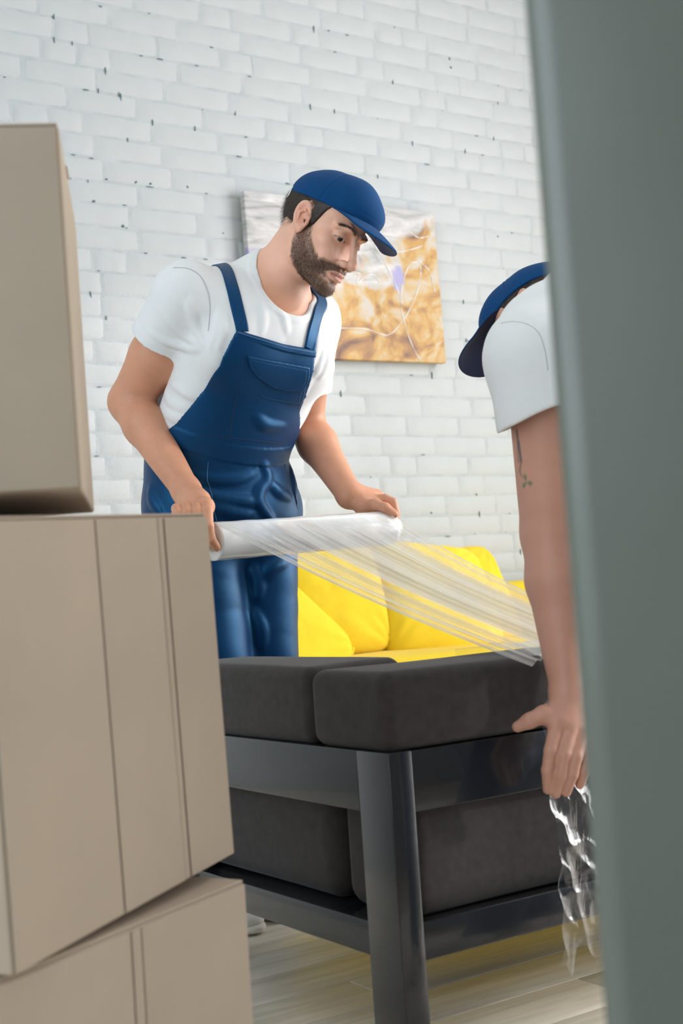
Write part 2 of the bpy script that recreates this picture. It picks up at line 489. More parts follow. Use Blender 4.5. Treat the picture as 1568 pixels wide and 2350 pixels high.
BW, BL = .145, 1.15
V, F = rbox(BL-.0016, BW-.0014, .012, r=.0006, n=3)
plank_me = mesh('plank', V, F, smooth=False); plank_me.materials.append(M_wood)
i = 0
for r_ in range(int((YW-.2)/BW)):
    y = .2 + (r_+.5)*BW; x = -.9 + (r_*.37 % 1.0)*BL
    while x < 4.9:
        o = bpy.data.objects.new('plank', plank_me); COL.objects.link(o); o.parent = floor
        o.location = (x, y, -.006 + (.0004 if i % 3 == 0 else 0)); i += 1; x += BL

# ---- the painting
M_canvas, nt, b = nodes('abstract_oil_paint'); N, L = nt.nodes, nt.links
tc = N.new('ShaderNodeTexCoord')
def nz_(scale, dist, det=8, stretch=None):
    n = N.new('ShaderNodeTexNoise'); n.inputs['Scale'].default_value = scale; n.inputs['Distortion'].default_value = dist; n.inputs['Detail'].default_value = det
    if stretch:
        mp = N.new('ShaderNodeMapping'); mp.inputs['Scale'].default_value = stretch; mp.inputs['Rotation'].default_value = (0, .5, 0)
        L.new(tc.outputs['Object'], mp.inputs['Vector']); L.new(mp.outputs['Vector'], n.inputs['Vector'])
    else: L.new(tc.outputs['Object'], n.inputs['Vector'])
    return n.outputs['Fac']
def ramp(fac, stops):
    r = N.new('ShaderNodeValToRGB'); el = r.color_ramp.elements
    while len(el) < len(stops): el.new(.5)
    for e_, (p_, c_) in zip(el, stops): e_.position = p_; e_.color = (*c_, 1)
    L.new(fac, r.inputs['Fac']); return r.outputs['Color']
def mathn(op, a, bb):
    m_ = N.new('ShaderNodeMath'); m_.operation = op
    for k_, v_ in enumerate((a, bb)):
        if isinstance(v_, (int, float)): m_.inputs[k_].default_value = v_
        else: L.new(v_, m_.inputs[k_])
    return m_.outputs[0]
sep = N.new('ShaderNodeSeparateXYZ'); L.new(tc.outputs['Object'], sep.inputs[0])
grey = ramp(nz_(5.0, 1.4, 8, (1, 1, 4.0)), [(.25, (.20, .22, .21)), (.42, (.48, .47, .47)), (.55, (.60, .58, .59)), (.75, (.78, .77, .76))])
ochre = ramp(nz_(5.0, 1.6, 9, (1.1, 1, 1.6)), [(.30, (.18, .08, .045)), (.40, (.40, .20, .07)), (.48, (.56, .31, .08)), (.55, (.58, .40, .19)), (.63, (.58, .50, .42)), (.75, (.56, .52, .50))])
# ochre in the lower right, grey in the upper left, with a broken edge
s1 = mathn('ADD', mathn('MULTIPLY', sep.outputs['X'], 2.6), mathn('MULTIPLY', sep.outputs['Z'], -4.4))
s2 = mathn('ADD', s1, mathn('MULTIPLY', mathn('SUBTRACT', nz_(4.0, 1.0), .5), 4.5))
mr = N.new('ShaderNodeMapRange'); mr.inputs['From Min'].default_value = -.15; mr.inputs['From Max'].default_value = .35
L.new(s2, mr.inputs['Value'])
mx = N.new('ShaderNodeMix'); mx.data_type = 'RGBA'
L.new(mr.outputs['Result'], mx.inputs['Factor']); L.new(grey, mx.inputs['A']); L.new(ochre, mx.inputs['B'])
lil = N.new('ShaderNodeMix'); lil.data_type = 'RGBA'; lil.inputs['B'].default_value = (.38, .35, .60, 1)
mr2 = N.new('ShaderNodeMapRange'); mr2.inputs['From Min'].default_value = .66; mr2.inputs['From Max'].default_value = .70
L.new(nz_(6.5, .3, 3), mr2.inputs['Value']); L.new(mr2.outputs['Result'], lil.inputs['Factor']); L.new(mx.outputs['Result'], lil.inputs['A'])
L.new(lil.outputs['Result'], b.inputs['Base Color']); b.inputs['Roughness'].default_value = .45
bp = N.new('ShaderNodeBump'); bp.inputs['Strength'].default_value = .35; bp.inputs['Distance'].default_value = .004
L.new(nz_(22.0, 2.0, 8, (1, 1, 2.5)), bp.inputs['Height']); L.new(bp.outputs['Normal'], b.inputs['Normal'])
PW, PH = .852, .597
paint_ob = thing('painting', 'unframed abstract canvas in ochre, grey and lilac hanging on the white brick wall', 'painting', (2.733, 3.985, 1.873), (0, math.radians(-.7), 0))
V, F = rbox(PW, .028, PH, r=.003, n=8)
o = new_obj('canvas', mesh('canvas', V + [0, -.018, 0], F), M_canvas, paint_ob)
M_stroke = mat('white_paint_stroke', (.84, .81, .80), rough=.4, noise=(30, .15), bump=(60, .5, .002))
strokes = [[(-.02, .17), (.06, .14), (.12, .17), (.18, .13), (.26, .13), (.36, .16)],
           [(.12, .16), (.2, .02), (.24, -.08)],
           [(-.12, -.185), (.05, -.18), (.15, -.20), (.22, -.15), (.30, -.05), (.34, .06), (.30, .09), (.25, .02), (.23, -.1), (.26, -.22), (.30, -.29)],
           [(-.02, .02), (.05, .03), (.03, -.01), (.1, .03), (.14, .0)],
           [(.3, .21), (.34, .19), (.39, .2)], [(.33, .1), (.38, .06), (.40, -.02)]]
for i, s_ in enumerate(strokes):
    P = catmull([(x, 0, z) for x, z in s_], 8*len(s_))
    P[:, 0] += wob(P, 60, i)*.003
    V, F = tube(P, .0021 + .0010*np.sin(np.arange(len(P))*.9), 6)
    V = V - [0, 0, 0]; V[:, 1] = V[:, 1]*.45 - .0325
    new_obj('paint_stroke', mesh('paint_stroke', V, F), M_stroke, paint_ob)
# the sides of the canvas
new_obj('stretcher_edge', mesh('stretcher_edge', *rbox(PW-.004, .02, PH-.004, r=.002, n=3)), mat('raw_canvas_edge', (.60, .55, .38), rough=.8), paint_ob).location = (0, -.008, 0)

# ---- grey door leaf right in front of the lens
M_door, nt, b = nodes('grey_green_gloss_paint'); N, L = nt.nodes, nt.links
b.inputs['Base Color'].default_value = (.118, .133, .115, 1); b.inputs['Roughness'].default_value = .32
tc = N.new('ShaderNodeTexCoord'); nz = N.new('ShaderNodeTexNoise'); nz.inputs['Scale'].default_value = 2.2
L.new(tc.outputs['Object'], nz.inputs['Vector'])
bp = N.new('ShaderNodeBump'); bp.inputs['Strength'].default_value = .5; bp.inputs['Distance'].default_value = .03
L.new(nz.outputs['Fac'], bp.inputs['Height']); L.new(bp.outputs['Normal'], b.inputs['Normal'])
pe = at(1292, 1175, .8)
door = thing('door_1', None, None, (pe[0], pe[1], 0), (0, 0, math.atan2(CR[1], CR[0]) - .18)); tag(door, kind='structure')
V, F = rbox(.82, .045, 2.05, r=.018, n=(5, 4, 5))
new_obj('door_leaf', mesh('door_leaf', V + [.41, .02, 1.03], F), M_door, door)
V, F = tube([(.75, -.005, 1.02), (.75, -.05, 1.02), (.66, -.055, 1.02)], [.009, .009, .009], 10)
new_obj('door_handle', mesh('door_handle', V, F), mat('brushed_steel', (.6, .6, .6), rough=.3, metal=1), door)

# ================================================================ furniture
def fabric(name, col, rough=.9, sheen=.15, weave=900, strength=.25, var=.12):
    m, nt, b = nodes(name); N, L = nt.nodes, nt.links
    b.inputs['Roughness'].default_value = rough; b.inputs['Sheen Weight'].default_value = sheen; b.inputs['Specular IOR Level'].default_value = .25
    tc = N.new('ShaderNodeTexCoord')
    n1 = N.new('ShaderNodeTexNoise'); n1.inputs['Scale'].default_value = 55; n1.inputs['Detail'].default_value = 8
    L.new(tc.outputs['Object'], n1.inputs['Vector'])
    mx = N.new('ShaderNodeMix'); mx.data_type = 'RGBA'
    mx.inputs['A'].default_value = (*[c*(1-var) for c in col], 1); mx.inputs['B'].default_value = (*[min(1, c*(1+var)) for c in col], 1)
    L.new(n1.outputs['Fac'], mx.inputs['Factor']); L.new(mx.outputs['Result'], b.inputs['Base Color'])
    n2 = N.new('ShaderNodeTexNoise'); n2.inputs['Scale'].default_value = weave; n2.inputs['Detail'].default_value = 2
    L.new(tc.outputs['Object'], n2.inputs['Vector'])
    bp = N.new('ShaderNodeBump'); bp.inputs['Strength'].default_value = strength; bp.inputs['Distance'].default_value = .001
    L.new(n2.outputs['Fac'], bp.inputs['Height']); L.new(bp.outputs['Normal'], b.inputs['Normal'])
    return m
M_grey = fabric('charcoal_upholstery', (.043, .038, .038), sheen=.12, var=.45)
M_yellow = fabric('yellow_cotton', (.80, .575, .022), sheen=.1, var=.05, weave=1400, strength=.12)
M_black = mat('black_lacquered_wood', (.012, .013, .016), rough=.21, bump=(18, .2, .002), spec=.55, coat=.3)

SX, SY, SL, SD = 1.150, 1.649, 1.85, .78       # outer corner and size of the charcoal sofa
sofa = thing('sofa', 'charcoal fabric sofa with black wooden frame, seen from behind, film on its far corner', 'sofa', (SX, SY, 0))
def sp(name, lo, hi, m, r=.003, n=4, parent=None, fn=None, rot=None):
    lo = np.array(lo, float); hi = np.array(hi, float)
    V, F = rbox(*(hi-lo), r=r, n=n, fn=fn)
    o = new_obj(name, mesh(name, V, F), m, sofa if parent is None else parent); o.location = (lo+hi)/2
    return o
for x0 in (0, SL-.045):
    for y0 in (0, SD-.088):
        sp('leg', (x0, y0, 0), (x0+.045, y0+.088, .470), M_black, r=.0025)
for x0 in (.001, SL-.045):
    sp('side_rail', (x0, .0885, .374), (x0+.040, SD-.0885, .4695), M_black, r=.0025)
    sp('lower_side_rail', (x0+.002, .0885, .150), (x0+.036, SD-.0885, .203), M_black, r=.0025)
sp('back_rail', (.0455, .004, .374), (SL-.0455, .030, .4685), M_black, r=.0025)
sp('lower_back_rail', (.0455, .004, .149), (SL-.0455, .030, .207), M_black, r=.0025)
sp('front_rail', (.0455, SD-.04, .149), (SL-.0455, SD-.01, .23), M_black)
def puff(amt, top=0.0, seed=0):
    def fn(P, N):
        h = np.abs(P).max(0)
        b = np.prod([np.clip(1-(P[:, i]/h[i])**2, 0, 1)**.5*.5+.5 for i in range(3)], 0)
        q = P + N*(amt*b)[:, None]
        q = q + N*(wob(P.astype(np.float32), 14, seed)*.0022)[:, None]
        return q
    return fn
def cushion_shape(name, lo, hi, r, seed, amt=.006, n=(14, 14, 12), m=None, parent=None):
    return sp(name, lo, hi, m or M_grey, r=r, n=n, fn=puff(amt, seed=seed), parent=parent)
# upper rolls of arm and back sit on the rails; the upholstered panels hang inside them
cushion_shape('arm_cushion', (.004, .224, .4705), (.205, SD-.01, .598), .024, 1, n=(10, 16, 8))
cushion_shape('back_cushion', (.003, .003, .4705), (SL-.01, .219, .592), .022, 2, n=(26, 10, 8))
cushion_shape('arm_cushion', (SL-.205, .226, .4705), (SL-.006, SD-.01, .600), .038, 3, n=(10, 16, 8))
for x0 in (.045, SL-.205):
    cushion_shape('arm_panel', (x0, .240, .200), (x0+.16, SD-.02, .470), .036, 4, n=(8, 14, 10), amt=.002)
cushion_shape('back_panel', (.048, .036, .200), (SL-.048, .222, .470), .036, 5, n=(24, 8, 10), amt=.002)
cushion_shape('seat_cushion', (.21, .22, .26), (SL-.21, SD-.01, .42), .03, 6, n=(16, 12, 6))
sp('seat_frame', (.042, .031, .180), (SL-.042, SD-.042, .199), M_black)

# ---- yellow sofa against the wall
YX0, YX1, YY0, YY1 = 1.86, 3.9, 3.08, 3.96
ysofa = thing('sofa', 'bright yellow sofa against the white brick wall behind the charcoal one', 'sofa', ((YX0+YX1)/2, (YY0+YY1)/2, 0))
def ysp(name, lo, hi, r, seed, n, amt=.012):
    off = np.array([(YX0+YX1)/2, (YY0+YY1)/2, 0])
    return sp(name, np.array(lo)-off, np.array(hi)-off, M_yellow, r=r, n=n, fn=puff(amt, seed=seed), parent=ysofa)
ysp('base', (YX0, YY0+.03, .06), (YX1, YY1, .36), .03, 11, (20, 12, 8), .003)
mid = 2.72
ysp('seat_cushion', (YX0+.005, YY0, .36), (mid-.003, YY1-.20, .515), .045, 12, (16, 14, 8), .022)
ysp('seat_cushion', (mid+.003, YY0, .36), (YX1-.005, YY1-.20, .515), .045, 13, (20, 14, 8), .022)
ysp('backrest', (YX0+.25, YY1-.20, .36), (YX1-.003, YY1-.005, .715), .05, 14, (24, 8, 10), .008)
for x0 in (YX0+.05, YX1-.12):
    for y0 in (YY0+.08, YY1-.12):
        off = np.array([(YX0+YX1)/2, (YY0+YY1)/2, 0])
        sp('foot', np.array((x0, y0, 0))-off, np.array((x0+.06, y0+.06, .065))-off, M_black, parent=ysofa)
# ---- pillows: two cloth faces meeting in a seam, pinched at the corners
def pillow(label, loc, rot, W=.44, H=.44, T=.075, seed=0, flange=False):
    t = thing('pillow', label, 'pillow', loc, rot, group='yellow pillows on the yellow sofa')
    n = 44
    u = np.linspace(-1, 1, n); U, Vv = np.meshgrid(u, u, indexing='ij')
    env = (np.clip(1-np.abs(U)**2.6, 0, 1)*np.clip(1-np.abs(Vv)**2.6, 0, 1))**.36
    pinch = 1 - .03*(1-Vv**2)*np.abs(U)**3 - .11*np.abs(Vv)**4*np.abs(U)**2
    pinch2 = 1 - .03*(1-U**2)*np.abs(Vv)**3 - .11*np.abs(U)**4*np.abs(Vv)**2
    X = U*W/2*pinch; Z = Vv*H/2*pinch2
    P2 = np.stack([X.ravel(), Z.ravel(), np.zeros(X.size)], 1).astype(np.float32)
    wr = wob(P2, 22, seed)*.009 + np.abs(wob(P2, 55, seed+1))*.004
    # folds running into the corners
    rad = np.hypot(np.abs(U)-1, np.abs(Vv)-1).ravel(); ang = np.arctan2(np.abs(Vv).ravel()-1, np.abs(U).ravel()-1)
    wr = wr + np.exp(-(rad/.55)**2)*np.sin(ang*16+seed)*.008
    y = env.ravel()*(T + wr)
    A = np.stack([X.ravel(), -y, Z.ravel()], 1); B_ = np.stack([X.ravel(), y*.9, Z.ravel()], 1)
    Fa = grid_faces(n, n); Fb = Fa[:, ::-1] + n*n
    V = np.concatenate([A, B_]) ; F = np.concatenate([Fa, Fb])
    key = np.round(V/1e-5).astype(np.int64); _, fi, inv = np.unique(key, axis=0, return_index=True, return_inverse=True)
    new_obj('pillow_cover', mesh('pillow_cover', V[fi], inv.reshape(-1)[F]), M_yellow, t)
    # piping round the seam
    k = n-1
    ring = [(i, 0) for i in range(k)] + [(k, j) for j in range(k)] + [(i, k) for i in range(k, 0, -1)] + [(0, j) for j in range(k, 0, -1)] + [(0, 0)]
    P = np.array([(X[a, b_], 0, Z[a, b_]) for a, b_ in ring])
    if flange: P[:, 0] *= 1.02; P[:, 2] *= 1.02
    P[:, 1] += np.sin(np.arange(len(P))*.5+seed)*.0025
    V, F = tube(P, .0042 if not flange else .0065, 8)
    new_obj('piping', mesh('piping', V, F), M_yellow, t)
    return t
pillow('yellow pillow standing tall against the seat behind the man in overalls', at(738, 1376, 4.08), (-.30, -.04, math.radians(-4)), W=.43, H=.41, T=.095, seed=1)
pillow('yellow pillow with a piped seam tilted low in front of the tall one', at(642, 1488, 3.85), (-.5, .80, math.radians(-18)), W=.41, H=.41, T=.07, seed=5, flange=True)
pillow('yellow pillow slumped behind the stretched film with its corner folded under', at(985, 1385, 4.32), (-.42, .10, math.radians(2)), W=.52, H=.43, T=.11, seed=9)
pillow('rightmost yellow pillow with its corner standing above the film', at(1070, 1388, 4.72), (-.30, -.14, math.radians(6)), W=.42, H=.42, T=.07, seed=12)

# ================================================================ cardboard boxes
M_card = mat('cardboard', (.43, .345, .268), rough=.85, noise=(5, .08), bump=(350, .12, .0006))
M_card_dark = mat('cardboard_inner', (.33, .25, .18), rough=.9)
M_tape = mat('brown_paper_tape', (.50, .41, .33), rough=.55)
def carton(label, A, B, h, depth, z, tilt=0.0, seams=(), lid=True):
    """A, B: near-bottom corners of the face seen (left, right); box runs back from them"""
    A, B = np.array(A[:2]), np.array(B[:2]); L = np.linalg.norm(B-A); rz = math.atan2(*(B-A)[::-1])
    back = np.array([-(B-A)[1], (B-A)[0]])/L
    c = (A+B)/2 + back*depth/2
    t = thing('cardboard_box', label, 'box', (c[0], c[1], z), (0, -tilt, rz), group='cardboard moving boxes in the stack')
    V, F = rbox(L, depth, h, r=.004, n=(10, 10, 8), z0=True)
    V = V + np.c_[np.zeros(len(V)), wob(V.astype(np.float32), 7, int(h*1e4))*.0012, np.zeros(len(V))]
    new_obj('carton_body', mesh('carton_body', V, F), M_card, t)
    ys = -depth/2
    cuts = [-L/2+.002] + [s-L/2 for s in seams] + [L/2-.002]
    for i in range(len(cuts)-1):
        w_ = cuts[i+1]-cuts[i]-.0022
        V, F = rbox(w_, .0022, h-.004, r=.0009, n=(6, 3, 6))
        V = V + np.c_[np.zeros(len(V)), wob(V.astype(np.float32), 9, i)*.0006, np.zeros(len(V))]
        o = new_obj('side_panel', mesh('side_panel', V, F), M_card, t); o.location = ((cuts[i]+cuts[i+1])/2, ys-.0014-.0006*(i % 2), h/2)
    # folded top flaps and the tape along their seam
    for s in (-1, 1):
        V, F = rbox(L-.003, depth/2-.002, .0035, r=.0015, n=(8, 6, 3))
        V[:, 2] += .004*((V[:, 1]*s*-1+depth/4)/(depth/2))**2
        o = new_obj('top_flap', mesh('top_flap', V, F), M_card, t); o.location = (0, s*depth/4, h+.0018)
    V, F = rbox(L+.002, .05, .001, r=.0004, n=3)
    o = new_obj('tape', mesh('tape', V, F), M_tape, t); o.location = (0, 0, h+.0075)
    V, F = rbox(.05, .0008, .06, r=.0003, n=3)
    return t
A2, B2 = at(2, 1700, 1.27), at(513, 1600, 1.71)
def u_on(A, B, x, y):
    """distance along the face line A-B of the point seen at pixel (x, y)"""
    r = at(x, y, 1)-EYE; a, e = A[:2], B[:2]-A[:2]
    k = np.linalg.solve(np.array([[r[0], -e[0]], [r[1], -e[1]]]), a)
    return k[1]*np.linalg.norm(e)
s2 = [u_on(A2, B2, x, y) for x, y in ((255, 1600), (397, 1600), (412, 1620))]
carton('largest cardboard box, tilted, in the middle of the stack with long vertical creases', A2, B2, .441, .36, .382, math.radians(2.2), s2)
B3 = at(566, 2100, 1.63); dirv = _fh*math.cos(math.radians(29.0)) + _rh*math.sin(math.radians(29.0)); A3 = B3 - dirv*.56
s3 = [u_on(A3, B3, x, 2200) for x in (300, 324)]
carton('bottom cardboard box of the stack, standing on the floor with a narrow taped seam', A3, B3, .3675, .40, 0.0, 0.0, s3)
B1 = at(165, 700, 1.40); C1 = at(190, 700, 1.76); back = unit((C1-B1)*[1, 1, 0]); left = np.array([-back[1], back[0], 0.0])
A1 = B1 + left*.46
carton('topmost cardboard box of the stack, standing square in the upper left', A1, B1, .395, .36, .846, math.radians(.5), ())

# ================================================================ roll of stretch film
R0, R1 = at(486, 1243, 2.60), at(893, 1212, 2.88)
ax = unit(R1-R0); RL = np.linalg.norm(R1-R0)
M_roll, nt, b = nodes('wound_clear_film'); N, L = nt.nodes, nt.links
b.inputs['Base Color'].default_value = (.86, .88, .90, 1); b.inputs['Roughness'].default_value = .22
b.inputs['Coat Weight'].default_value = .8; b.inputs['Coat Roughness'].default_value = .08; b.inputs['Specular IOR Level'].default_value = .7

tc = N.new('ShaderNodeTexCoord'); wv = N.new('ShaderNodeTexNoise'); wv.inputs['Scale'].default_value = 60
mp = N.new('ShaderNodeMapping'); mp.inputs['Scale'].default_value = (.15, .15, 2.5)
L.new(tc.outputs['Object'], mp.inputs['Vector']); L.new(mp.outputs['Vector'], wv.inputs['Vector'])
bp = N.new('ShaderNodeBump'); bp.inputs['Strength'].default_value = .25; bp.inputs['Distance'].default_value = .001
L.new(wv.outputs['Fac'], bp.inputs['Height']); L.new(bp.outputs['Normal'], b.inputs['Normal'])
roll = thing('stretch_film_roll', 'long roll of clear stretch film held between both hands of the man in overalls', 'film roll', R0)
roll.rotation_euler = Vector(ax).to_track_quat('Z', 'Y').to_euler()
def lathe(prof, n=48):
    P = np.array(prof, float); t = np.linspace(0, 2*np.pi, n, endpoint=False)
    V = np.stack([P[:, 0][:, None]*np.cos(t), P[:, 0][:, None]*np.sin(t), np.repeat(P[:, 1][:, None], n, 1)], -1).reshape(-1, 3)
    return V, grid_faces(len(P), n, True)[:, ::-1]
zz = np.linspace(0, RL, 60)
prof = [(.0215, 0)] + [(.0385 + .0004*math.sin(z*90) + .0003*math.sin(z*31), z) for z in zz] + [(.0215, RL)]
V, F = lathe(prof); new_obj('wound_film', mesh('wound_film', V, F), M_roll, roll)
V, F = lathe([(.0185, -.05), (.0212, -.05), (.0212, RL+.022), (.0185, RL+.022), (.0185, -.05)], 32)
new_obj('core_tube', mesh('core_tube', V, F), mat('core_cardboard', (.62, .60, .56), rough=.6), roll)

# ---- the sheet drawn off the roll to the corner of the charcoal sofa
def film_mat(name, bump_s=0, tint=(.88, .88, .88), base_alpha=.15, use_attr=True, rough=.12, gloss=.5):
    m = bpy.data.materials.new(name); m.use_nodes = True; nt = m.node_tree; N, L = nt.nodes, nt.links
    N.clear(); out = N.new('ShaderNodeOutputMaterial')
    tr = N.new('ShaderNodeBsdfTransparent'); df = N.new('ShaderNodeBsdfDiffuse'); tl = N.new('ShaderNodeBsdfTranslucent'); gl = N.new('ShaderNodeBsdfGlossy')
    df.inputs['Color'].default_value = (*tint, 1); tl.inputs['Color'].default_value = (*tint, 1); gl.inputs['Color'].default_value = (1, 1, 1, 1); gl.inputs['Roughness'].default_value = rough
    m1 = N.new('ShaderNodeMixShader'); m1.inputs[0].default_value = .5; L.new(df.outputs[0], m1.inputs[1]); L.new(tl.outputs[0], m1.inputs[2])
    m2 = N.new('ShaderNodeMixShader'); L.new(tr.outputs[0], m2.inputs[1]); L.new(m1.outputs[0], m2.inputs[2])
    if use_attr:
        a = N.new('ShaderNodeAttribute'); a.attribute_name = 'col'; L.new(a.outputs['Fac'], m2.inputs[0])
    else: m2.inputs[0].default_value = base_alpha
    fr = N.new('ShaderNodeLayerWeight'); fr.inputs['Blend'].default_value = .5
    pw = N.new('ShaderNodeMath'); pw.operation = 'POWER'; pw.inputs[1].default_value = 3.0; L.new(fr.outputs['Facing'], pw.inputs[0])
    ml = N.new('ShaderNodeMath'); ml.operation = 'MULTIPLY_ADD'; ml.inputs[1].default_value = gloss; ml.inputs[2].default_value = .07; ml.use_clamp = True
    L.new(pw.outputs[0], ml.inputs[0])
    m3 = N.new('ShaderNodeMixShader'); L.new(ml.outputs[0], m3.inputs[0]); L.new(m2.outputs[0], m3.inputs[1]); L.new(gl.outputs[0], m3.inputs[2])
    L.new(m3.outputs[0], out.inputs['Surface'])
    if bump_s:
        tc = N.new('ShaderNodeTexCoord'); nz = N.new('ShaderNodeTexNoise'); nz.inputs['Scale'].default_value = bump_s; nz.inputs['Detail'].default_value = 5; nz.inputs['Distortion'].default_value = 1.5
        mp = N.new('ShaderNodeMapping'); mp.inputs['Scale'].default_value = (1, 1, .3)
        L.new(tc.outputs['Object'], mp.inputs['Vector']); L.new(mp.outputs['Vector'], nz.inputs['Vector'])
        bp = N.new('ShaderNodeBump'); bp.inputs['Strength'].default_value = .6; bp.inputs['Distance'].default_value = .005
        L.new(nz.outputs['Fac'], bp.inputs['Height']); L.new(bp.outputs['Normal'], gl.inputs['Normal']); L.new(bp.outputs['Normal'], fr.inputs['Normal'])
    return m
M_film = film_mat('stretched_film', tint=(.97, .97, .97), gloss=.35)
nu, nv = 70, 420
r_f = np.random.default_rng(21)
S0, S1 = at(492, 1204, 2.565), at(903, 1184, 2.84)
E0, E1 = at(1222, 1530, 2.125), at(1352, 1416, 2.50)
v = np.linspace(0, 1, nv)
# the film gathers into bands: warp the start and end parameters a little
warp = v + .012*np.sin(v*37) + .008*np.sin(v*71+1)
Sx = S0 + warp[:, None]*(S1-S0); Ex = E0 + (v + .02*np.sin(v*23))[:, None]*(E1-E0)
u = np.linspace(0, 1, nu)[:, None, None]
G = Sx[None]*(1-u) + Ex[None]*u
nrm = unit(np.cross(S1-S0, E0-S0)); nrm = nrm*np.sign(nrm[2])
pl = (.0006*np.sin(v*150+2*np.sin(v*9)) + .004*np.sin(v*31))[None, :, None]
sag = -.012*np.sin(np.pi*u)
G = G + pl*np.minimum(u*8, 1)*nrm + sag*np.array([0, 0, 1.0])
film = new_obj('stretch_film', mesh('stretch_film', (G - S0).reshape(-1, 3), grid_faces(nu, nv)), M_film)
film.location = S0
tag(film, 'clear streaky plastic film pulled taut from the roll to the charcoal sofa corner', 'plastic film')
al = np.interp(v, [0, .01, .03, .05, .08, .10, .14, .16, .21, .24, .27, .31, .36, .5, .7, .80, .84, .90, .94, .98, 1], [.85, .45, .06, .80, .15, .08, .75, .25, .65, .08, .10, .74, .80, .83, .84, .78, .30, .50, .20, .35, .75])
st = np.zeros(nv)
for _ in range(90):
    c_, w_, a_ = r_f.uniform(0, 1), r_f.uniform(.0012, .006), r_f.uniform(-.35, .35)
    st += a_*np.exp(-((v-c_)/w_)**2)
st2 = np.interp(v*200, np.arange(201), r_f.uniform(-.13, .13, 201))
busy = 1-.75*np.clip((v-.30)/.05, 0, 1)*np.clip((.82-v)/.05, 0, 1)
base = np.clip(al + (.8*st + .35*st2)*busy, .03, .92)
fade = np.interp(np.linspace(0, 1, nu), [0, .25, .6, 1], [.7, .9, 1.0, .9])
AL = np.clip(base[None]*fade[:, None], 0, .92).reshape(-1, 1)
paint(film.data, 'col', np.repeat(AL, 3, 1))

# ---- crumpled film already wound over the far part of the sofa back
M_wrap = film_mat('crumpled_film', bump_s=30, tint=(.62, .68, .72), base_alpha=.035, use_attr=False, rough=.10, gloss=.9)
prof = np.array([(SY+.222, .585), (SY+.215, .603), (SY+.12, .608), (SY+.03, .604), (SY+.004, .592), (SY-.006, .565), (SY-.006, .48), (SY-.008, .42), (SY-.010, .37), (SY-.012, .30), (SY-.010, .22), (SY-.012, .16), (SY-.006, .125), (SY+.004, .10)])
seg = np.r_[0, np.cumsum(np.linalg.norm(np.diff(prof, axis=0), axis=1))]
q = np.linspace(0, seg[-1], 300); py_ = np.interp(q, seg, prof[:, 0]); pz_ = np.interp(q, seg, prof[:, 1])
xs = np.linspace(1.462, 2.3, 300)
Xg, Q = np.meshgrid(xs, q, indexing='ij')
P = np.stack([Xg, np.interp(Q, seg, prof[:, 0]), np.interp(Q, seg, prof[:, 1])], -1)
Pf = P.reshape(-1, 3).astype(np.float32)
Pf = Pf.astype(np.float32)
wv1 = wob(Pf*np.float32([1, 0, .8]), 16, 6)*.02
rid = 1-np.abs(wob((Pf + wv1[:, None])*np.float32([1, 0, .30]), 85, 3)); rid2 = 1-np.abs(wob((Pf - wv1[:, None])*np.float32([.9, 0, .75]), 120, 8))
low = np.clip((.44-Pf[:, 2])/.1, 0, 1)
amt = .0015 + .006*low
dy = -(rid**2*amt + rid2**2*amt*.7)
Pn = P.reshape(-1, 3).copy(); top = Pf[:, 2] > .59
Pn[:, 1] += np.where(top, 0, dy); Pn[:, 2] += np.where(top, rid*.002, 0)
edge = np.exp(-((Pn[:, 0]-1.462)/.02)**2)
Pn[:, 0] -= edge*(.003*np.sin(Pn[:, 2]*40) + .002*np.sin(Pn[:, 2]*95))
tail = np.clip((.135-Pn[:, 2])/.035, 0, 1)
Pn[:, 2] -= tail*np.clip(.045*np.exp(-((Pn[:, 0]-1.49)/.012)**2) + .018*np.sin(Pn[:, 0]*70), -.01, .07)
wrapf = new_obj('plastic_wrap', mesh('plastic_wrap', Pn - [1.5, SY, .35], grid_faces(300, 300)), M_wrap); wrapf.location = (1.5, SY, .35)
tag(wrapf, 'crumpled shiny plastic wrap hanging down the charcoal sofa back by the gripping hand', 'plastic film')

# ================================================================ people
M_skin = attr_mat('skin', rough=.48, bump=(260, .12, .0006), sss=.12, spec=.4)
def cloth(name, col, rough, sheen, bump_scale, var=.10, spec=.4, aniso=False):
    m = fabric(name, col, rough=rough, sheen=sheen, weave=bump_scale, strength=.18, var=var)
    m.node_tree.nodes['Principled BSDF'].inputs['Specular IOR Level'].default_value = spec
    if aniso: m.node_tree.nodes['Principled BSDF'].inputs['Specular Tint'].default_value = (.10, .50, 1.0, 1)
    return m
M_tee = cloth('white_jersey', (.80, .81, .83), .85, .1, 1500, .03, .2)
M_navy = cloth('navy_satin_twill', (.0035, .026, .092), .42, .0, 1700, .12, .9, True)
M_cap = cloth('navy_cap_cotton', (.007, .052, .165), .85, .03, 1500, .10, .3, True)
M_under = cloth('dark_cap_lining', (.014, .022, .06), .7, .1, 1500, .1, .2)
M_stitch = mat('blue_stitching', (.10, .22, .42), rough=.6)
M_seam = mat('dark_seam', (.006, .020, .06), rough=.8)
M_hair = mat('dark_brown_hair', (.040, .024, .017), rough=.55, noise=(90, .4))
M_beard = mat('brown_beard_hair', (.075, .042, .026), rough=.5)
M_sole = mat('cream_shoe', (.72, .68, .60), rough=.6)
M_shoe = mat('white_shoe_leather', (.70, .68, .64), rough=.5)
M_steel = mat('silver_buckle', (.75, .75, .75), rough=.25, metal=1)
def cam_vec(r, u, f): return CR*r + CU*u + CF*f
LEFT = unit(.83*_rh + .55*_fh); BACK = unit(-.55*_rh + .83*_fh)

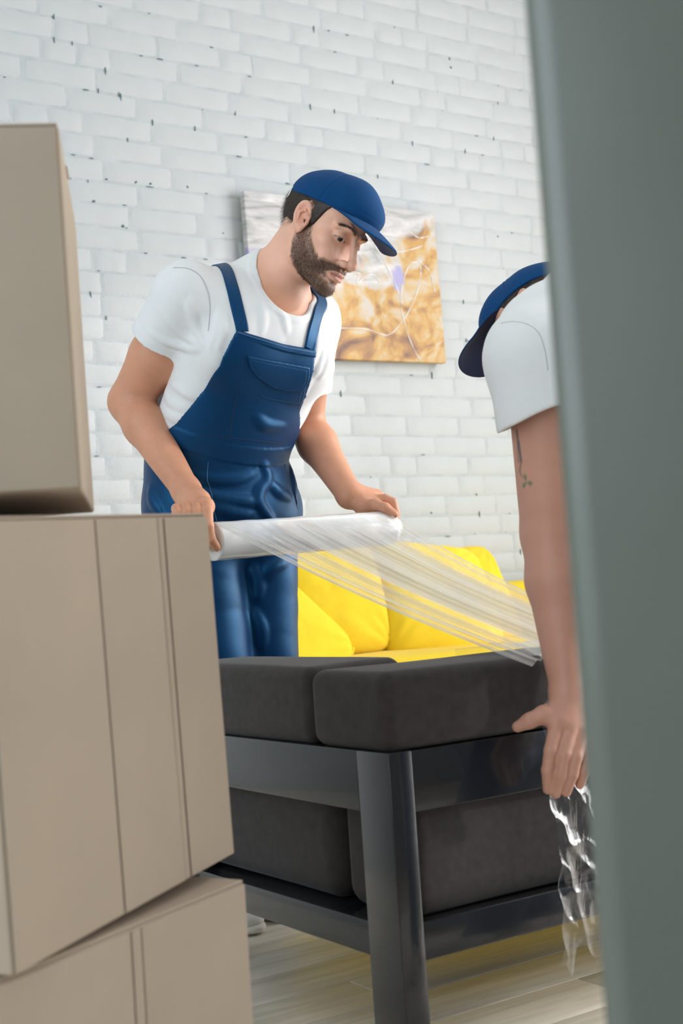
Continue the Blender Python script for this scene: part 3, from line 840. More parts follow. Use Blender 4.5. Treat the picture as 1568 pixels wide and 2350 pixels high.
def head_ops(H, neck_to, neck_r=(.058, .066)):
    o = []
    o += [ell((0, .014, .032), (.0755, .090, .085), .01, H),
          ell((0, -.034, .048), (.060, .052, .058), .03, H),
          ell((0, -.028, -.040), (.056, .054, .070), .025, H)]
    for s in (-1, 1):
        o += [cone((s*.058, .004, -.040), (s*.050, -.012, -.078), .014, .014, .025, fr=H),
              cone((s*.050, -.012, -.078), (s*.016, -.072, -.108), .015, .014, .022, fr=H),
              ell((s*.046, -.056, -.026), (.020, .020, .017), .022, H),
              ell((s*.034, -.066, -.052), (.018, .016, .020), .02, H),
              cone((s*.010, -.0885, .017), (s*.030, -.086, .021), .0065, .0065, .010, fr=H),
              cone((s*.030, -.086, .021), (s*.050, -.068, .014), .0065, .006, .010, fr=H)]
    o += [ell((0, -.080, -.106), (.019, .015, .014), .018, H),
          ell((0, -.078, -.072), (.029, .021, .024), .016, H)]
    for s in (-1, 1):
        o += [ell((s*.031, -.101, -.003), (.017, .017, .0115), .012, H, op='s')]
    for s in (-1, 1):                                   # eyeball with upper and lower lids around a narrow opening
        o += [ell((s*.0315, -.0715, -.002), (.0152, .0150, .0140), .005, H),
              ell((s*.0315, -.0860, -.0072), (.0150, .0120, .0037), .0012, H, rot=roty(s*.10), op='s')]
    o += [cone((0, -.086, .010), (0, -.1135, -.038), .0068, .0080, .009, fr=H),
          ell((0, -.1140, -.0435), (.0112, .0120, .0098), .007, H),
          ell((.0125, -.1000, -.0485), (.0075, .0125, .0082), .005, H), ell((-.0125, -.1000, -.0485), (.0075, .0125, .0082), .005, H),
          ell((.0068, -.1055, -.0560), (.0036, .0062, .0040), .002, H, op='s'), ell((-.0068, -.1055, -.0560), (.0036, .0062, .0040), .002, H, op='s'),
          cone((0, -.1005, -.0570), (0, -.0985, -.0645), .0030, .0030, .004, fr=H, op='s')]
    o += chain([(-.0235, -.0875, -.0760), (-.011, -.0975, -.0708), (0, -.0990, -.0722), (.011, -.0975, -.0708), (.0235, -.0875, -.0760)], [.0028, .0046, .0044, .0046, .0028], .003, H)
    o += chain([(-.0210, -.0870, -.0790), (-.010, -.0955, -.0822), (0, -.0965, -.0830), (.010, -.0955, -.0822), (.0210, -.0870, -.0790)], [.0028, .0056, .0062, .0056, .0028], .003, H)
    o += chain([(-.0240, -.0905, -.0770), (-.010, -.1020, -.0768), (0, -.1035, -.0770), (.010, -.1020, -.0768), (.0240, -.0905, -.0770)], [.0010, .0016, .0018, .0016, .0010], .0015, H, op='s')
    o += [cone((-.010, -.096, -.0935), (.010, -.096, -.0935), .0042, .0042, .006, fr=H, op='s')]
    for s in (-1, 1):                                   # ears
        T = rotz(-s*.38) @ rotx(-.22)
        o += [ell((s*.0790, .003, .000), (.0058, .0200, .0335), .006, H, rot=T),
              ell((s*.0750, -.002, -.027), (.0055, .0085, .0110), .006, H)]
        o += [ell((s*.0850, .001, .002), (.0068, .0135, .0245), .003, H, rot=T, op='s')]
        o += chain([(s*.0785, -.009, .004), (s*.0815, .001, .012), (s*.0840, .009, .003), (s*.0820, .007, -.012)], [.0022, .0026, .0026, .0022], .003, H)
        o += [ell((s*.0800, -.006, -.008), (.0060, .0055, .0080), .003, H, op='s'),
              ell((s*.0765, -.0140, -.010), (.0050, .0040, .0070), .004, H)]
    o += [cone(H.p((0, .028, -.035)), neck_to, neck_r[0], neck_r[1], .020)]
    o += [cone(H.p((-.052, .025, -.045)), neck_to + (H.p((0, -.09, 0))-H.p((0, 0, 0)))*.55, .012, .010, .02)]   # neck tendon
    return o
def beard_density(Q):
    """how bearded a point of the head is (head-local metres)"""
    poly = [(-.002, -.004), (-.016, -.008), (-.026, -.028), (-.044, -.047), (-.064, -.064), (-.080, -.058), (-.094, -.0555), (-.112, -.058), (-.114, -.13), (-.055, -.14), (-.026, -.112), (-.008, -.078), (.004, -.055), (.004, -.02)]
    d = sd_poly(Q[:, 1], Q[:, 2], poly)
    jag = wob(Q.astype(np.float32), 240, 5)*.0022
    m = np.clip(.5-(d+jag)/.008, 0, 1)
    ax_ = np.abs(Q[:, 0])
    lips = ((Q[:, 0]/.0265)**2 + ((Q[:, 2]+.0785)/.0105)**2)
    m = m*np.clip((lips-1)/.35, 0, 1)
    bare = np.exp(-(((ax_-.019)/.010)**2 + ((Q[:, 2]+.0915)/.007)**2))
    m = m*(1-.85*bare*(Q[:, 1] < -.06))
    ph = np.exp(-((Q[:, 0]/.005)**2))*((Q[:, 2] > -.066) & (Q[:, 2] < -.054))
    m = m*(1-.6*ph)
    side = np.clip((Q[:, 2]+.07)/.05, 0, 1)*(Q[:, 1] > -.05)
    return np.clip(m*(1-.35*side), 0, 1)*(Q[:, 1] < .02)*(ax_ < .0745)
def brow_density(Q):
    ax_ = np.abs(Q[:, 0]); t = (ax_-.012)/.040
    zc = .0165 + .006*np.sin(np.clip(t, 0, 1)*2.4) - .004*np.clip(t-.7, 0, 1)*3
    th = .0042*(1-.55*np.clip(t, 0, 1))
    return np.clip(1.3-np.abs(Q[:, 2]-zc)/th, 0, 1)*(t > 0)*(t < 1)*(Q[:, 1] < -.05)
def skin_colours(P, H, base=(.840, .480, .350), arms=(.660, .320, .200), stubble=True):
    n = len(P); C = np.tile(np.array(arms), (n, 1))
    Q = H.loc(P)
    w = np.clip(1-(np.linalg.norm(Q-[0, 0, -.02], axis=1)-.12)/.06, 0, 1)[:, None]
    C = C*(1-w) + np.array(base)*w
    C *= (1 + .05*wob(P.astype(np.float32), 40, 2) + .03*wob(P.astype(np.float32), 160, 3))[:, None]
    def blend(m, col): nonlocal C; m = m[:, None]; C = C*(1-m) + np.array(col)*m
    ear = np.exp(-((np.abs(Q[:, 0])-.08)/.012)**2)*np.exp(-((Q[:, 1]-.003)/.022)**2)*np.exp(-((Q[:, 2])/.035)**2)
    blend(.55*ear, (.72, .28, .20))
    nose = np.exp(-(Q[:, 0]/.02)**2 - ((Q[:, 1]+.108)/.02)**2 - ((Q[:, 2]+.046)/.012)**2)
    blend(.35*nose, (.68, .27, .20))
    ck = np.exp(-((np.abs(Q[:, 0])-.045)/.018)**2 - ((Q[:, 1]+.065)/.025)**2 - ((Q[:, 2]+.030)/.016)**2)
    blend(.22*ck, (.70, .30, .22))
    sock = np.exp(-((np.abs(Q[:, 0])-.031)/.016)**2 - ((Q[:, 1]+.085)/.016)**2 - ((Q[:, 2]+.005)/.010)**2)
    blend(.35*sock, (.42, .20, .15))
    lips = np.clip(1.15-((Q[:, 0]/.0245)**2 + ((Q[:, 2]+.0775)/.0092)**2), 0, 1)*(Q[:, 1] < -.083)*(np.abs(Q[:, 0]) < .026)
    blend(np.clip(lips*3, 0, 1)*.75, (.50, .20, .165))
    ml_ = np.exp(-((Q[:, 2]+.0772)/.0012)**2)*(np.abs(Q[:, 0]) < .024)*(Q[:, 1] < -.086)
    blend(ml_*.7, (.16, .05, .04))
    le = ((np.abs(Q[:, 0])-.0315)/.0150)**2 + ((Q[:, 2]+.0072)/.0044)**2
    blend(np.exp(-((le-1.15)/.35)**2)*(Q[:, 2] > -.0085)*(Q[:, 1] < -.07)*.85, (.05, .028, .022))
    blend(np.exp(-((le-1.15)/.35)**2)*(Q[:, 2] <= -.0085)*(Q[:, 1] < -.07)*.35, (.35, .14, .11))
    if stubble:
        blend(beard_density(Q)*.86, (.095, .055, .038))
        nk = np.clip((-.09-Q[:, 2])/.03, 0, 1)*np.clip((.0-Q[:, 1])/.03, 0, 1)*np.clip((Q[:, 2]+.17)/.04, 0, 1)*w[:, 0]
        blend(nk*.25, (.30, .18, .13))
        blend(brow_density(Q)*.85, (.09, .050, .034))
    return np.clip(C, 0, 1)
def strands(V, Nn, dens, direction, length, width, count, seed, curl=.3, lift=.5):
    """count thin tapered hairs rooted at mesh vertices; direction(P) gives the comb direction"""
    r = np.random.default_rng(seed)
    p = dens/dens.sum(); i = r.choice(len(V), count, p=p)
    P = V[i] + r.normal(size=(count, 3))*.0008; n_ = Nn[i]; D = direction(P)
    T = D + n_*lift + r.normal(size=(count, 3))*curl; T /= np.linalg.norm(T, axis=1, keepdims=True)
    Lh = length*r.uniform(.55, 1.2, count)[:, None]
    S = np.cross(T, n_); S /= np.linalg.norm(S, axis=1, keepdims=True)+1e-9
    T2 = T + D*.6 + r.normal(size=(count, 3))*curl*.6; T2 /= np.linalg.norm(T2, axis=1, keepdims=True)
    a = P - n_*.0008; m_ = a + T*Lh*.5; e = m_ + T2*Lh*.5
    W = width
    Vv = np.stack([a-S*W, a+S*W, m_-S*W*.8, m_+S*W*.8, e], 1).reshape(-1, 3)
    k = np.arange(count)[:, None]*5
    F = [list(f) for f in np.concatenate([k+[0, 1, 3, 2]])] + [list(f) for f in (k+[2, 3, 4])]
    return Vv, F
def normals(ops, P, e=.0008):
    P = np.asarray(P, np.float32); g = np.zeros(P.shape)
    for i in range(3):
        d = np.zeros(3, np.float32); d[i] = e
        g[:, i] = evaluate(ops, P+d) - evaluate(ops, P-d)
    return g/(np.linalg.norm(g, axis=1, keepdims=True)+1e-12)
def hit(ops, pix, start=1.6, stop=4.0):
    """where the lines of sight through these pixels meet a surface"""
    D = np.array([unit(at(x, y, 1)-EYE) for x, y in pix]); t = np.full(len(D), start)
    for _ in range(90):
        d = evaluate(ops, (EYE + D*t[:, None]).astype(np.float32))
        t = t + np.clip(d, -.05, .2)*.85
    ok = t < stop
    return EYE + D*t[:, None], ok
def onto(ops, P, off=0.0):
    P = np.array(P, float)
    for _ in range(6):
        d = evaluate(ops, P.astype(np.float32)) - off
        P = P - normals(ops, P)*d[:, None]*.9
    return P
def ribbon(ops, pts, width, thick, off, n=60, seedwob=0):
    C_ = catmull(pts, n); C_ = onto(ops, C_, off)
    for _ in range(4): C_[1:-1] = .25*C_[:-2] + .5*C_[1:-1] + .25*C_[2:]
    Nn = normals(ops, C_)
    for _ in range(6): Nn[1:-1] = .25*Nn[:-2] + .5*Nn[1:-1] + .25*Nn[2:]
    T = np.gradient(C_, axis=0); T /= np.linalg.norm(T, axis=1, keepdims=True)
    S = np.cross(T, Nn); S /= np.linalg.norm(S, axis=1, keepdims=True)
    w_ = np.linspace(-1, 1, 9)
    rows = []
    for s_ in w_:
        q = C_ + S*width/2*s_; dd = evaluate(ops, q.astype(np.float32)) - off
        q = q - Nn*np.clip(dd, -.012, .012)[:, None]*.8
        rows.append(q)
    top = np.stack(rows, 1) + Nn[:, None]*thick
    bot = np.stack(rows, 1) - Nn[:, None]*.002
    ring = np.concatenate([top, bot[:, ::-1]], 1)
    V = ring.reshape(-1, 3); F = grid_faces(n, 18, True)
    F = [list(f) for f in F] + [list(range(18)), [ (n-1)*18+k for k in range(17, -1, -1)]]
    return V, F
def fold(ops, pix, r=.012, lift=.004, k=.014, taper=True):
    P, ok = hit(ops, pix); P = P[ok]
    if len(P) < 2: return []
    Nn = normals(ops, P); P = P + Nn*(lift-r)
    C_ = catmull(P, 3*len(P)); n = len(C_)
    rr = r*(np.sin(np.linspace(.25, np.pi-.25, n))**.5 if taper else np.ones(n))
    C_ = C_ - 0
    return [cone(C_[i], C_[i+1], float(rr[i]), float(rr[i+1]), k) for i in range(n-1)]
def taubin(V, F, it=2):
    e = np.concatenate([F[:, [0, 1]], F[:, [1, 2]], F[:, [2, 3]], F[:, [3, 0]]]); e = np.concatenate([e, e[:, ::-1]])
    n = len(V); deg = np.maximum(np.bincount(e[:, 0], minlength=n), 1)[:, None]
    for _ in range(it):
        for lam in (.55, -.57):
            A_ = np.stack([np.bincount(e[:, 0], weights=V[e[:, 1], i], minlength=n) for i in range(3)], 1)/deg
            V = V + lam*(A_-V)
    return V
def sdf_part(name, ops, h, root, material, lo=None, hi=None, colour=None, smooth=2):
    b = bounds(ops); lo = b[0] if lo is None else lo; hi = b[1] if hi is None else hi
    V, F = surface(ops, h, lo, hi)
    if smooth: V = taubin(V, F, smooth)
    me = mesh(name, V - np.array(root.location), F)
    o = new_obj(name, me, material, root)
    if colour is not None: paint(me, 'col', colour(V))
    return o, V, F
def close_pinholes(me):
    bm = bmesh.new(); bm.from_mesh(me)
    e = [x for x in bm.edges if x.is_boundary]
    if e: bmesh.ops.holes_fill(bm, edges=e, sides=12)
    for f in bm.faces: f.smooth = True
    bm.to_mesh(me); bm.free()
def vnormals(me):
    a = np.empty(len(me.vertices)*3, np.float32); me.vertices.foreach_get('normal', a); return a.reshape(-1, 3)
def eye_parts(H, root, look):
    for s in (-1, 1):
        c = H.p((s*.0315, -.0715, -.002)); r = .0139*H.k
        n1, n2 = 24, 32
        t = np.linspace(0, np.pi, n1); p_ = np.linspace(0, 2*np.pi, n2, endpoint=False)
        z = unit(H.v(look)); x = unit(np.cross(z, [.3, .1, 1])); y = np.cross(z, x)
        V = np.array([[r*(math.cos(a)*z + math.sin(a)*(math.cos(q)*x + math.sin(q)*y)) for q in p_] for a in t]).reshape(-1, 3)
        o = new_obj('eye', mesh('eye', V, grid_faces(n1, n2, True)), M_eye, root); o.location = c - np.array(root.location)
        ang = np.repeat(t, n2)[:, None]
        colr = np.where(ang < .19, np.array([[.004, .004, .004]]), np.where(ang < .50, np.array([[.045, .030, .020]]), np.array([[.62, .56, .52]])))
        paint(o.data, 'col', colr)
M_eye = attr_mat('eyeball', rough=.12, spec=.6)

def cap_parts(H, root, arch=0.0):
    dome = [ell((0, .006, .047), (.0830, .100, .079), .01, H), ell((0, -.050, .077), (.058, .046, .048), .028, H), ell((0, -.066, .062), (.060, .056, .044), .02, H)]
    def cutf(P, d):
        q = H.loc(P.astype(float)); zc = .0405 + .03*np.clip(-q[:, 1], -.12, .12)
        hole = np.maximum(np.hypot(q[:, 0]/.036, (q[:, 2]-.018)/.026)-1, 0)
        back = np.where((q[:, 1] > .07), (1-np.hypot(q[:, 0]/.034, (q[:, 2]-.042)/.024))*.025, -1)
        # panel seams pressed in: one over the crown from ear to ear, one fore and aft
        s1 = np.exp(-((q[:, 1]+.020)/.0016)**2)*.0014 - np.exp(-((np.abs(q[:, 1]+.020)-.004)/.003)**2)*.0006
        s2 = np.exp(-((q[:, 0])/.0016)**2)*.0012*(q[:, 1] > -.02)
        s3 = np.exp(-((q[:, 2]-zc-.018)/.0010)**2)*.0005
        dents = wob(P, 45, 4)*.0020 + wob(P, 22, 6)*.0022
        return np.maximum(np.maximum(d + s1 + s2 + s3 + dents*np.clip(q[:, 2]*10, 0, 1), zc - q[:, 2]), back).astype(np.float32)
    o, V, F = sdf_part('cap', dome + [('f', cutf)], .0019, root, M_cap)
    # curved peak
    def peak_z(q):
        y0 = q[:, 1]+.100
        s_ = np.clip((-.050-q[:, 1])/.075, 0, 1); s_ = s_*s_*(3-2*s_); ar = np.where(q[:, 0] < 0, 2.6, 5.5)
        return .0475 + .004*s_ - (1.0+ar*s_)*q[:, 0]**2 + .20*np.minimum(y0, .0) - 1.2*np.minimum(y0, 0)**2
    def peak(P, d):
        q = H.loc(P.astype(float)); sh = np.abs(q[:, 2]-peak_z(q))*.9 - .0021
        out = (np.hypot(q[:, 0]/.0725, (q[:, 1]+.090)/.100)-1)*.07
        k = .003; h_ = np.clip(.5+.5*(out-sh)/k, 0, 1); m_ = sh + (out-sh)*h_ + k*h_*(1-h_)
        return np.maximum(m_, q[:, 1]+.044).astype(np.float32)
    ops = [ell((0, -.110, .02), (.085, .09, .06), .001, H), ('f', peak)]
    p, V2, F2 = sdf_part('cap_peak', ops, .0013, root, M_cap)
    p.data.materials.append(M_under)
    q = H.loc(V2); below = (q[:, 2] < peak_z(q)-.0006)
    fm = below[F2].all(1).astype(np.int32); p.data.polygons.foreach_set('material_index', fm)
    # strap and buckle at the back
    P = [H.p((math.sin(a)*.078*1.02, .008+math.cos(a)*.0945*1.03, .030)) for a in np.linspace(-.75, .75, 15)]
    Vs = []
    for c_ in P:
        for dz in (-.009, .009):
            for dr in (-.001, .002):
                Vs.append(c_ + H.v((0, 0, dz)) + unit(c_-H.p((0, .012, .03)))*dr)
    Vs = np.array(Vs).reshape(len(P), 4, 3)[:, [0, 1, 3, 2]].reshape(-1, 3)
    new_obj('cap_strap', mesh('cap_strap', Vs-np.array(root.location), grid_faces(len(P), 4, True)), M_cap, root)
    a = -.80; c_ = H.p((math.sin(a)*.083, .008+math.cos(a)*.0975, .036)); rr = unit(c_-H.p((0, .012, .033))); tt = H.v((0, 0, 1)); ss = np.cross(rr, tt)
    loop = [c_ + rr*.001 + tt*(.013*math.sin(q_)) + ss*(.0035*math.cos(q_)) for q_ in np.linspace(0, 2*np.pi, 24)]
    V, F = tube(loop, .0014, 8); new_obj('buckle', mesh('buckle', V-np.array(root.location), F), M_steel, root)

def hair_part(H, root, ops):
    def shell(P, d):
        q = H.loc(P.astype(float)); ax_ = np.abs(q[:, 0])
        # hair line on the side: behind the ear down to the nape, forward to the temple and the sideburn
        poly = [(-.060, .060), (-.040, .034), (-.030, .012), (-.021, -.006), (-.010, -.016), (-.008, .010), (-.012, .030), (.002, .037), (.020, .028), (.026, -.008), (.030, -.040), (.055, -.062), (.09, -.06), (.14, .0), (.12, .12), (-.06, .12)]
        m = sd_poly(q[:, 1], q[:, 2], poly)
        return np.maximum(d - .0035 - wob(P*np.float32(1), 210, 8)*.0011, m).astype(np.float32)
    base = [o for o in ops[:3]] 
    o, V, F = sdf_part('hair', base + [('f', shell)], .0022, root, M_hair)
    me = o.data; Nn = vnormals(me); q = H.loc(V)
    dens = (q[:, 2] < .045).astype(float)*(np.abs(q[:, 0]) > .02) + 1e-9
    dn = H.v((0, .55, -1))
    Vs, Fs = strands(V, Nn, dens, lambda P: np.tile(unit(dn), (len(P), 1)), .015, .00020, 9000, 5, curl=.22, lift=.06)
    h = new_obj('hair_strands', mesh('hair_strands', Vs-np.array(root.location), Fs, False), M_hair, o); tag(h, kind='stuff')

def limb(a, b, c, ra, rb, rc, k=.02, bulge=0):
    return [cone(a, b, ra, rb, k), cone(b, c, rb, rc, k)]
def shoe(root, heel, toe_dir, name='shoe'):
    d = unit(toe_dir*np.array([1, 1, 0])); s = np.cross([0, 0, 1], d); Fm = Frame(heel, np.stack([s, -d, [0, 0, 1]], 1))
    ops = [ell((0, .01, .045), (.040, .05, .045), .02, Fm), ell((0, -.09, .030), (.044, .095, .040), .03, Fm), ell((0, -.15, .026), (.046, .060, .030), .02, Fm),
           cone((0, .005, .05), (0, .01, .11), .042, .045, .02, fr=Fm), ('f', lambda P, d_: np.maximum(d_, .018-P[:, 2]))]
    o, V, F = sdf_part(name, ops, .005, root, M_shoe)
    ops = [ell((0, .0, .012), (.046, .060, .02), .02, Fm), ell((0, -.12, .012), (.050, .100, .02), .03, Fm), ('f', lambda P, d_: np.maximum(np.maximum(d_, P[:, 2]-.022), .001-P[:, 2]))]
    V, F = surface(ops, .004, *bounds(ops)); new_obj('sole', mesh('sole', V-np.array(root.location), F), M_sole, o)

# ---------------------------------------------------------------- the man in overalls drawing the film
K = at
C2W = np.stack([CR, CF, CU], 1)
HM = C2W @ np.array([[.483, -.733, .479], [.857, .508, -.087], [-.180, .452, .874]])
HM = np.linalg.qr(HM)[0]*np.sign(np.diag(np.linalg.qr(HM)[1]))
HO = EYE + C2W @ np.array([-.0413, 2.8099, .6077])
H = Frame(HO, HM, 1.0)
sole_pt = K(585, 2090, 2.87)
man = thing('person', 'bearded man in navy overalls, white t-shirt and cap holding a film roll', 'person', (1.47, 2.66, 0))
chest_up = unit(K(622, 660, 2.84) - K(518, 1030, 2.95))
CH = frame_up(K(560, 870, 2.89), LEFT, chest_up)           # chest frame: x left, y back, z up
PV = frame_up(K(515, 1160, 2.97), LEFT, (0, 0, 1))
sR, sL = K(432, 682, 2.78), K(708, 735, 2.94)
eR, wR = K(298, 922, 2.88), K(428, 1126, 2.73)
eL, wL = K(700, 972, 3.05), K(803, 1136, 2.92)
nb = K(622, 668, 2.86)
torso = [ell((0, 0, 0), (.165, .118, .12), .04, PV),
         ell((-.014, .01, -.16), (.146, .118, .20), .05, CH),
         ell((0, 0, .0), (.163, .118, .17), .05, CH),
         ell((0, -.01, .10), (.165, .105, .11), .05, CH),
         cone(sR, sL, .060, .060, .05),
         cone(sR*.62+sL*.38 + CH.v((0, .02, .02)), nb + CH.v((0, .02, .01)), .050, .055, .04),
         cone(sL*.62+sR*.38 + CH.v((0, .02, .02)), nb + CH.v((0, .02, .01)), .050, .055, .04),
         ell((.075, -.085, .07), (.075, .035, .060), .03, CH), ell((-.075, -.085, .07), (.075, .035, .060), .03, CH)]
# arms
arms = [cone(sR, sR*.45+eR*.55, .058, .054, .03), cone(sR*.45+eR*.55, eR, .054, .046, .02),
        cone(eR, eR*.72+wR*.28, .045, .0455, .015), cone(eR*.72+wR*.28, wR, .0455, .029, .015),
        cone(sL, sL*.45+eL*.55, .056, .051, .03), cone(sL*.45+eL*.55, eL, .051, .044, .02),
        cone(eL, eL*.70+wL*.30, .043, .0445, .015), cone(eL*.70+wL*.30, wL, .0445, .029, .015)]
# right hand closed over the left end of the roll
hR = [cone(wR, K(455, 1150, 2.665), .027, .026, .015), cone(wR, K(440, 1165, 2.70), .026, .026, .015), cone(K(440, 1158, 2.69), K(470, 1163, 2.62), .026, .021, .015)]
for i in range(4):                                    # index nearest to the film, the others further along the core
    dx = -23*i; q = [K(474+dx, 1158+3*i, 2.62), K(476+dx, 1172+2*i, 2.565-.002*i), K(479+dx, 1206, 2.545), K(484+dx, 1236, 2.552), K(497+dx, 1256, 2.572)]
    hR += chain(q, [.0125, .0110, .0098, .0092, .0082], .004)
hR += chain([K(440, 1150, 2.74), K(455, 1185, 2.735), K(468, 1215, 2.70), K(478, 1245, 2.665)], [.016, .0135, .0120, .0105], .008)
# left hand closed round the right end of the roll
hL = [cone(wL, K(846, 1152, 2.925), .028, .024, .012), cone(wL, K(862, 1144, 2.95), .027, .022, .012), cone(K(835, 1160, 2.90), K(866, 1158, 2.905), .024, .018, .012), cone(K(850, 1140, 2.97), K(800, 1125, 2.95), .016, .020, .015)]
for i, (dx, dy, dd) in enumerate([(0, 0, 0), (-1, 1, .022), (-5, 5, .044), (-11, 12, .062)]):
    q = [K(866+dx, 1146+dy, 2.915+dd), K(884+dx, 1144+dy, 2.905+dd), K(902+dx, 1152+dy, 2.895+dd), K(909+dx, 1178+dy, 2.890+dd), K(906+dx, 1204+dy, 2.882+dd)]
    hL += chain(q, [.0120, .0105, .0098, .0090, .0078], .003)
hL += chain([K(838, 1160, 2.895), K(862, 1158, 2.865), K(884, 1165, 2.850), K(905, 1180, 2.848)], [.0165, .0128, .0108, .0090], .006)
head = head_ops(H, nb)
body_ops = head + torso + arms + hR + hL
body_ops = body_ops + [('f', lambda P, d: d + (wob(P, 30, 3)*.0012).astype(np.float32))]
lo = np.minimum.reduce([PV.o-.22, HO-.2, wR-.2, wL-.2, eR-.1]); hi = np.maximum.reduce([HO+.25, wL+.2, PV.o+.2, eL+.1])
lo[2] = K(497, 1285, 2.57)[2]
t0_ = __import__('time').time()
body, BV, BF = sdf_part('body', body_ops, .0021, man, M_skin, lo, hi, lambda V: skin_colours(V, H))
eye_parts(H, man, (-.38, -.80, -.42))
head_only = head
Nn = vnormals(body.data); Q = H.loc(BV); near = np.linalg.norm(Q, axis=1) < .17
bd = beard_density(Q)*near; bd = bd*(bd > .15)
comb = lambda P: unit(H.v((0, -.25, -1))) + 0*P
Vs, Fs = strands(BV, Nn, bd, comb, .0060, .00017, 14000, 11, curl=.40, lift=.42)
tag(new_obj('beard', mesh('beard', Vs-np.array(man.location), Fs, False), M_beard, man), kind='stuff')
br = brow_density(Q)*near
def comb_b(P):
    q = H.loc(P); s = np.sign(q[:, 0])[:, None]
    return (s*H.v((1, 0, 0))[None] + H.v((0, .4, .25))[None])
Vs, Fs = strands(BV, Nn, br, comb_b, .0060, .00018, 1100, 12, curl=.22, lift=.10)
tag(new_obj('eyebrows', mesh('eyebrows', Vs-np.array(man.location), Fs, False), M_beard, man), kind='stuff')
Vs, Fs = None, None
hair_part(H, man, head)
cap_parts(H, man)

def seg_d(P, a, b):
    ab = b-a; t = np.clip(((P-a) @ ab)/(ab @ ab), 0, 1); return np.linalg.norm(P-a-t[:, None]*ab, axis=1)
fore = ((seg_d(BV, eR*.9+wR*.1, wR) < .06) | (seg_d(BV, eL*.9+wL*.1, wL) < .06))*(np.linalg.norm(Q, axis=1) > .2)
fore = fore*np.clip(wob(BV.astype(np.float32), 30, 15)+.9, .05, 1)*(BV[:, 2] > min(wR[2], wL[2])-.03)
def comb_a(P):
    nearR = seg_d(P, eR, wR) < seg_d(P, eL, wL)
    return np.where(nearR[:, None], unit(wR-eR)[None], unit(wL-eL)[None]) + np.array([0, 0, -.35])
Vs, Fs = strands(BV, Nn, fore.astype(float), comb_a, .010, .00007, 3200, 13, curl=.35, lift=.22)
tag(new_obj('arm_hair', mesh('arm_hair', Vs-np.array(man.location), Fs, False), M_beard, man), kind='stuff')

# t-shirt
OFF = .010
hemR, hemL = K(372, 784, 2.83), K(694, 888, 3.00)
sleeves = [cone(sR + CH.v((-.004, 0, -.006)), hemR + unit(hemR-sR)*.03, .072, .069, .03), cone(sL + CH.v((.0, 0, -.004)), hemL + unit(hemL-sL)*.03, .067, .064, .03)]
arm_cut = [cone(hemR - unit(hemR-sR)*.010, eR, .0610, .070, .002, op='s'), cone(hemL - unit(hemL-sL)*.010, eL, .0560, .066, .002, op='s')]
tee_base = list(torso) + [('f', lambda P, d: d - OFF)]
tee_base += [cone(K(408, 900, 2.98), K(412, 985, 2.99), .058, .060, .07), cone(K(450, 830, 2.95), K(408, 930, 2.98), .07, .06, .06)]   # shirt hanging loose at the side
tee_raw = tee_base + sleeves
print('hits'); 
def hem_planes(P, d):
    for h_, s_ in ((hemR, sR), (hemL, sL)):
        ax_ = unit(h_-s_); q = P-h_.astype(np.float32); along = q @ ax_.astype(np.float32); lat = np.linalg.norm(q - along[:, None]*ax_.astype(np.float32), axis=1)
        near_ = (lat < .085)
        side = P @ CH.v((1, 0, 0)).astype(np.float32)
        cutd = np.where(near_ & (along < .10), along, -1)
        d = np.where(near_ & (along > 0) & (along < .12) & is_sleeve(P, h_), np.maximum(d, along), d)
    return d.astype(np.float32)
tee_solid = list(tee_base)
def sleeve_field(i):
    ops = [sleeves[i]]; h_, s_ = ((hemR, sR), (hemL, sL))[i]; ax_ = unit(h_-s_).astype(np.float32); h32 = h_.astype(np.float32)
    c = sleeves[i]
    def f(P):
        d = c[1](P); al_ = (P-h32) @ ax_
        band = np.where(np.abs(al_+.0215) < .0012, .0007, 0)
        return np.maximum(d + band - .0016*(al_ > -.021), al_)
    return ('u', f, c[2], c[3], .022)
neck_cut = [cone(nb + CH.v((0, -.020, -.012)), H.p((0, .02, -.03)), .0700, .085, .003, op='s'),
            cone(nb + CH.v((0, -.045, .005)), nb + CH.v((0, -.20, .13)), .058, .09, .003, op='s')]
def collar(P, d):
    nc = np.minimum(neck_cut[0][1](P), neck_cut[1][1](P))
    return (d - .0018*(1/(1+np.exp((nc-.017)/.0008)))).astype(np.float32)
def tee_wrinkles(P, d):
    q = CH.loc(P)
    return (d - (wob(q*[1, .6, 1.0], 24, 31)*.0030 + np.abs(wob(q*[1.0, .5, .55], 52, 32))*.0027)).astype(np.float32)
tee_skel = tee_base + [sleeve_field(0), sleeve_field(1)]
folds_tee = []
for pts, r_, l_ in [([(466, 794), (430, 778), (395, 745), (372, 712)], .010, .0045), ([(468, 790), (452, 760), (440, 715), (436, 690)], .009, .004), ([(462, 800), (430, 800), (385, 786), (345, 765)], .010, .004),
                    ([(480, 800), (498, 760), (505, 715)], .009, .0035), ([(500, 800), (512, 760), (515, 725)], .008, .003),
                    ([(392, 880), (420, 898), (448, 915)], .008, .003), ([(372, 935), (395, 955), (420, 962)], .008, .003), ([(380, 900), (395, 925), (425, 938)], .008, .002),
                    ([(745, 800), (735, 835), (724, 862)], .008, .0045), ([(760, 790), (752, 830), (735, 865)], .008, .004), ([(735, 760), (728, 800), (716, 840)], .008, .003), ([(640, 712), (655, 735), (660, 765)], .009, .002), ([(600, 690), (606, 730), (600, 765)], .009, .002)]:
    folds_tee += fold(tee_skel, pts, r_*.8, l_*.6, .010)
tee_ops = tee_skel + folds_tee + [('f', tee_wrinkles), ('f', collar)] + neck_cut + arm_cut
lo_t = np.minimum.reduce([PV.o, hemR-.12, sR-.12, K(395, 930, 2.95)-.1])-.02; lo_t[2] = PV.o[2]+.02
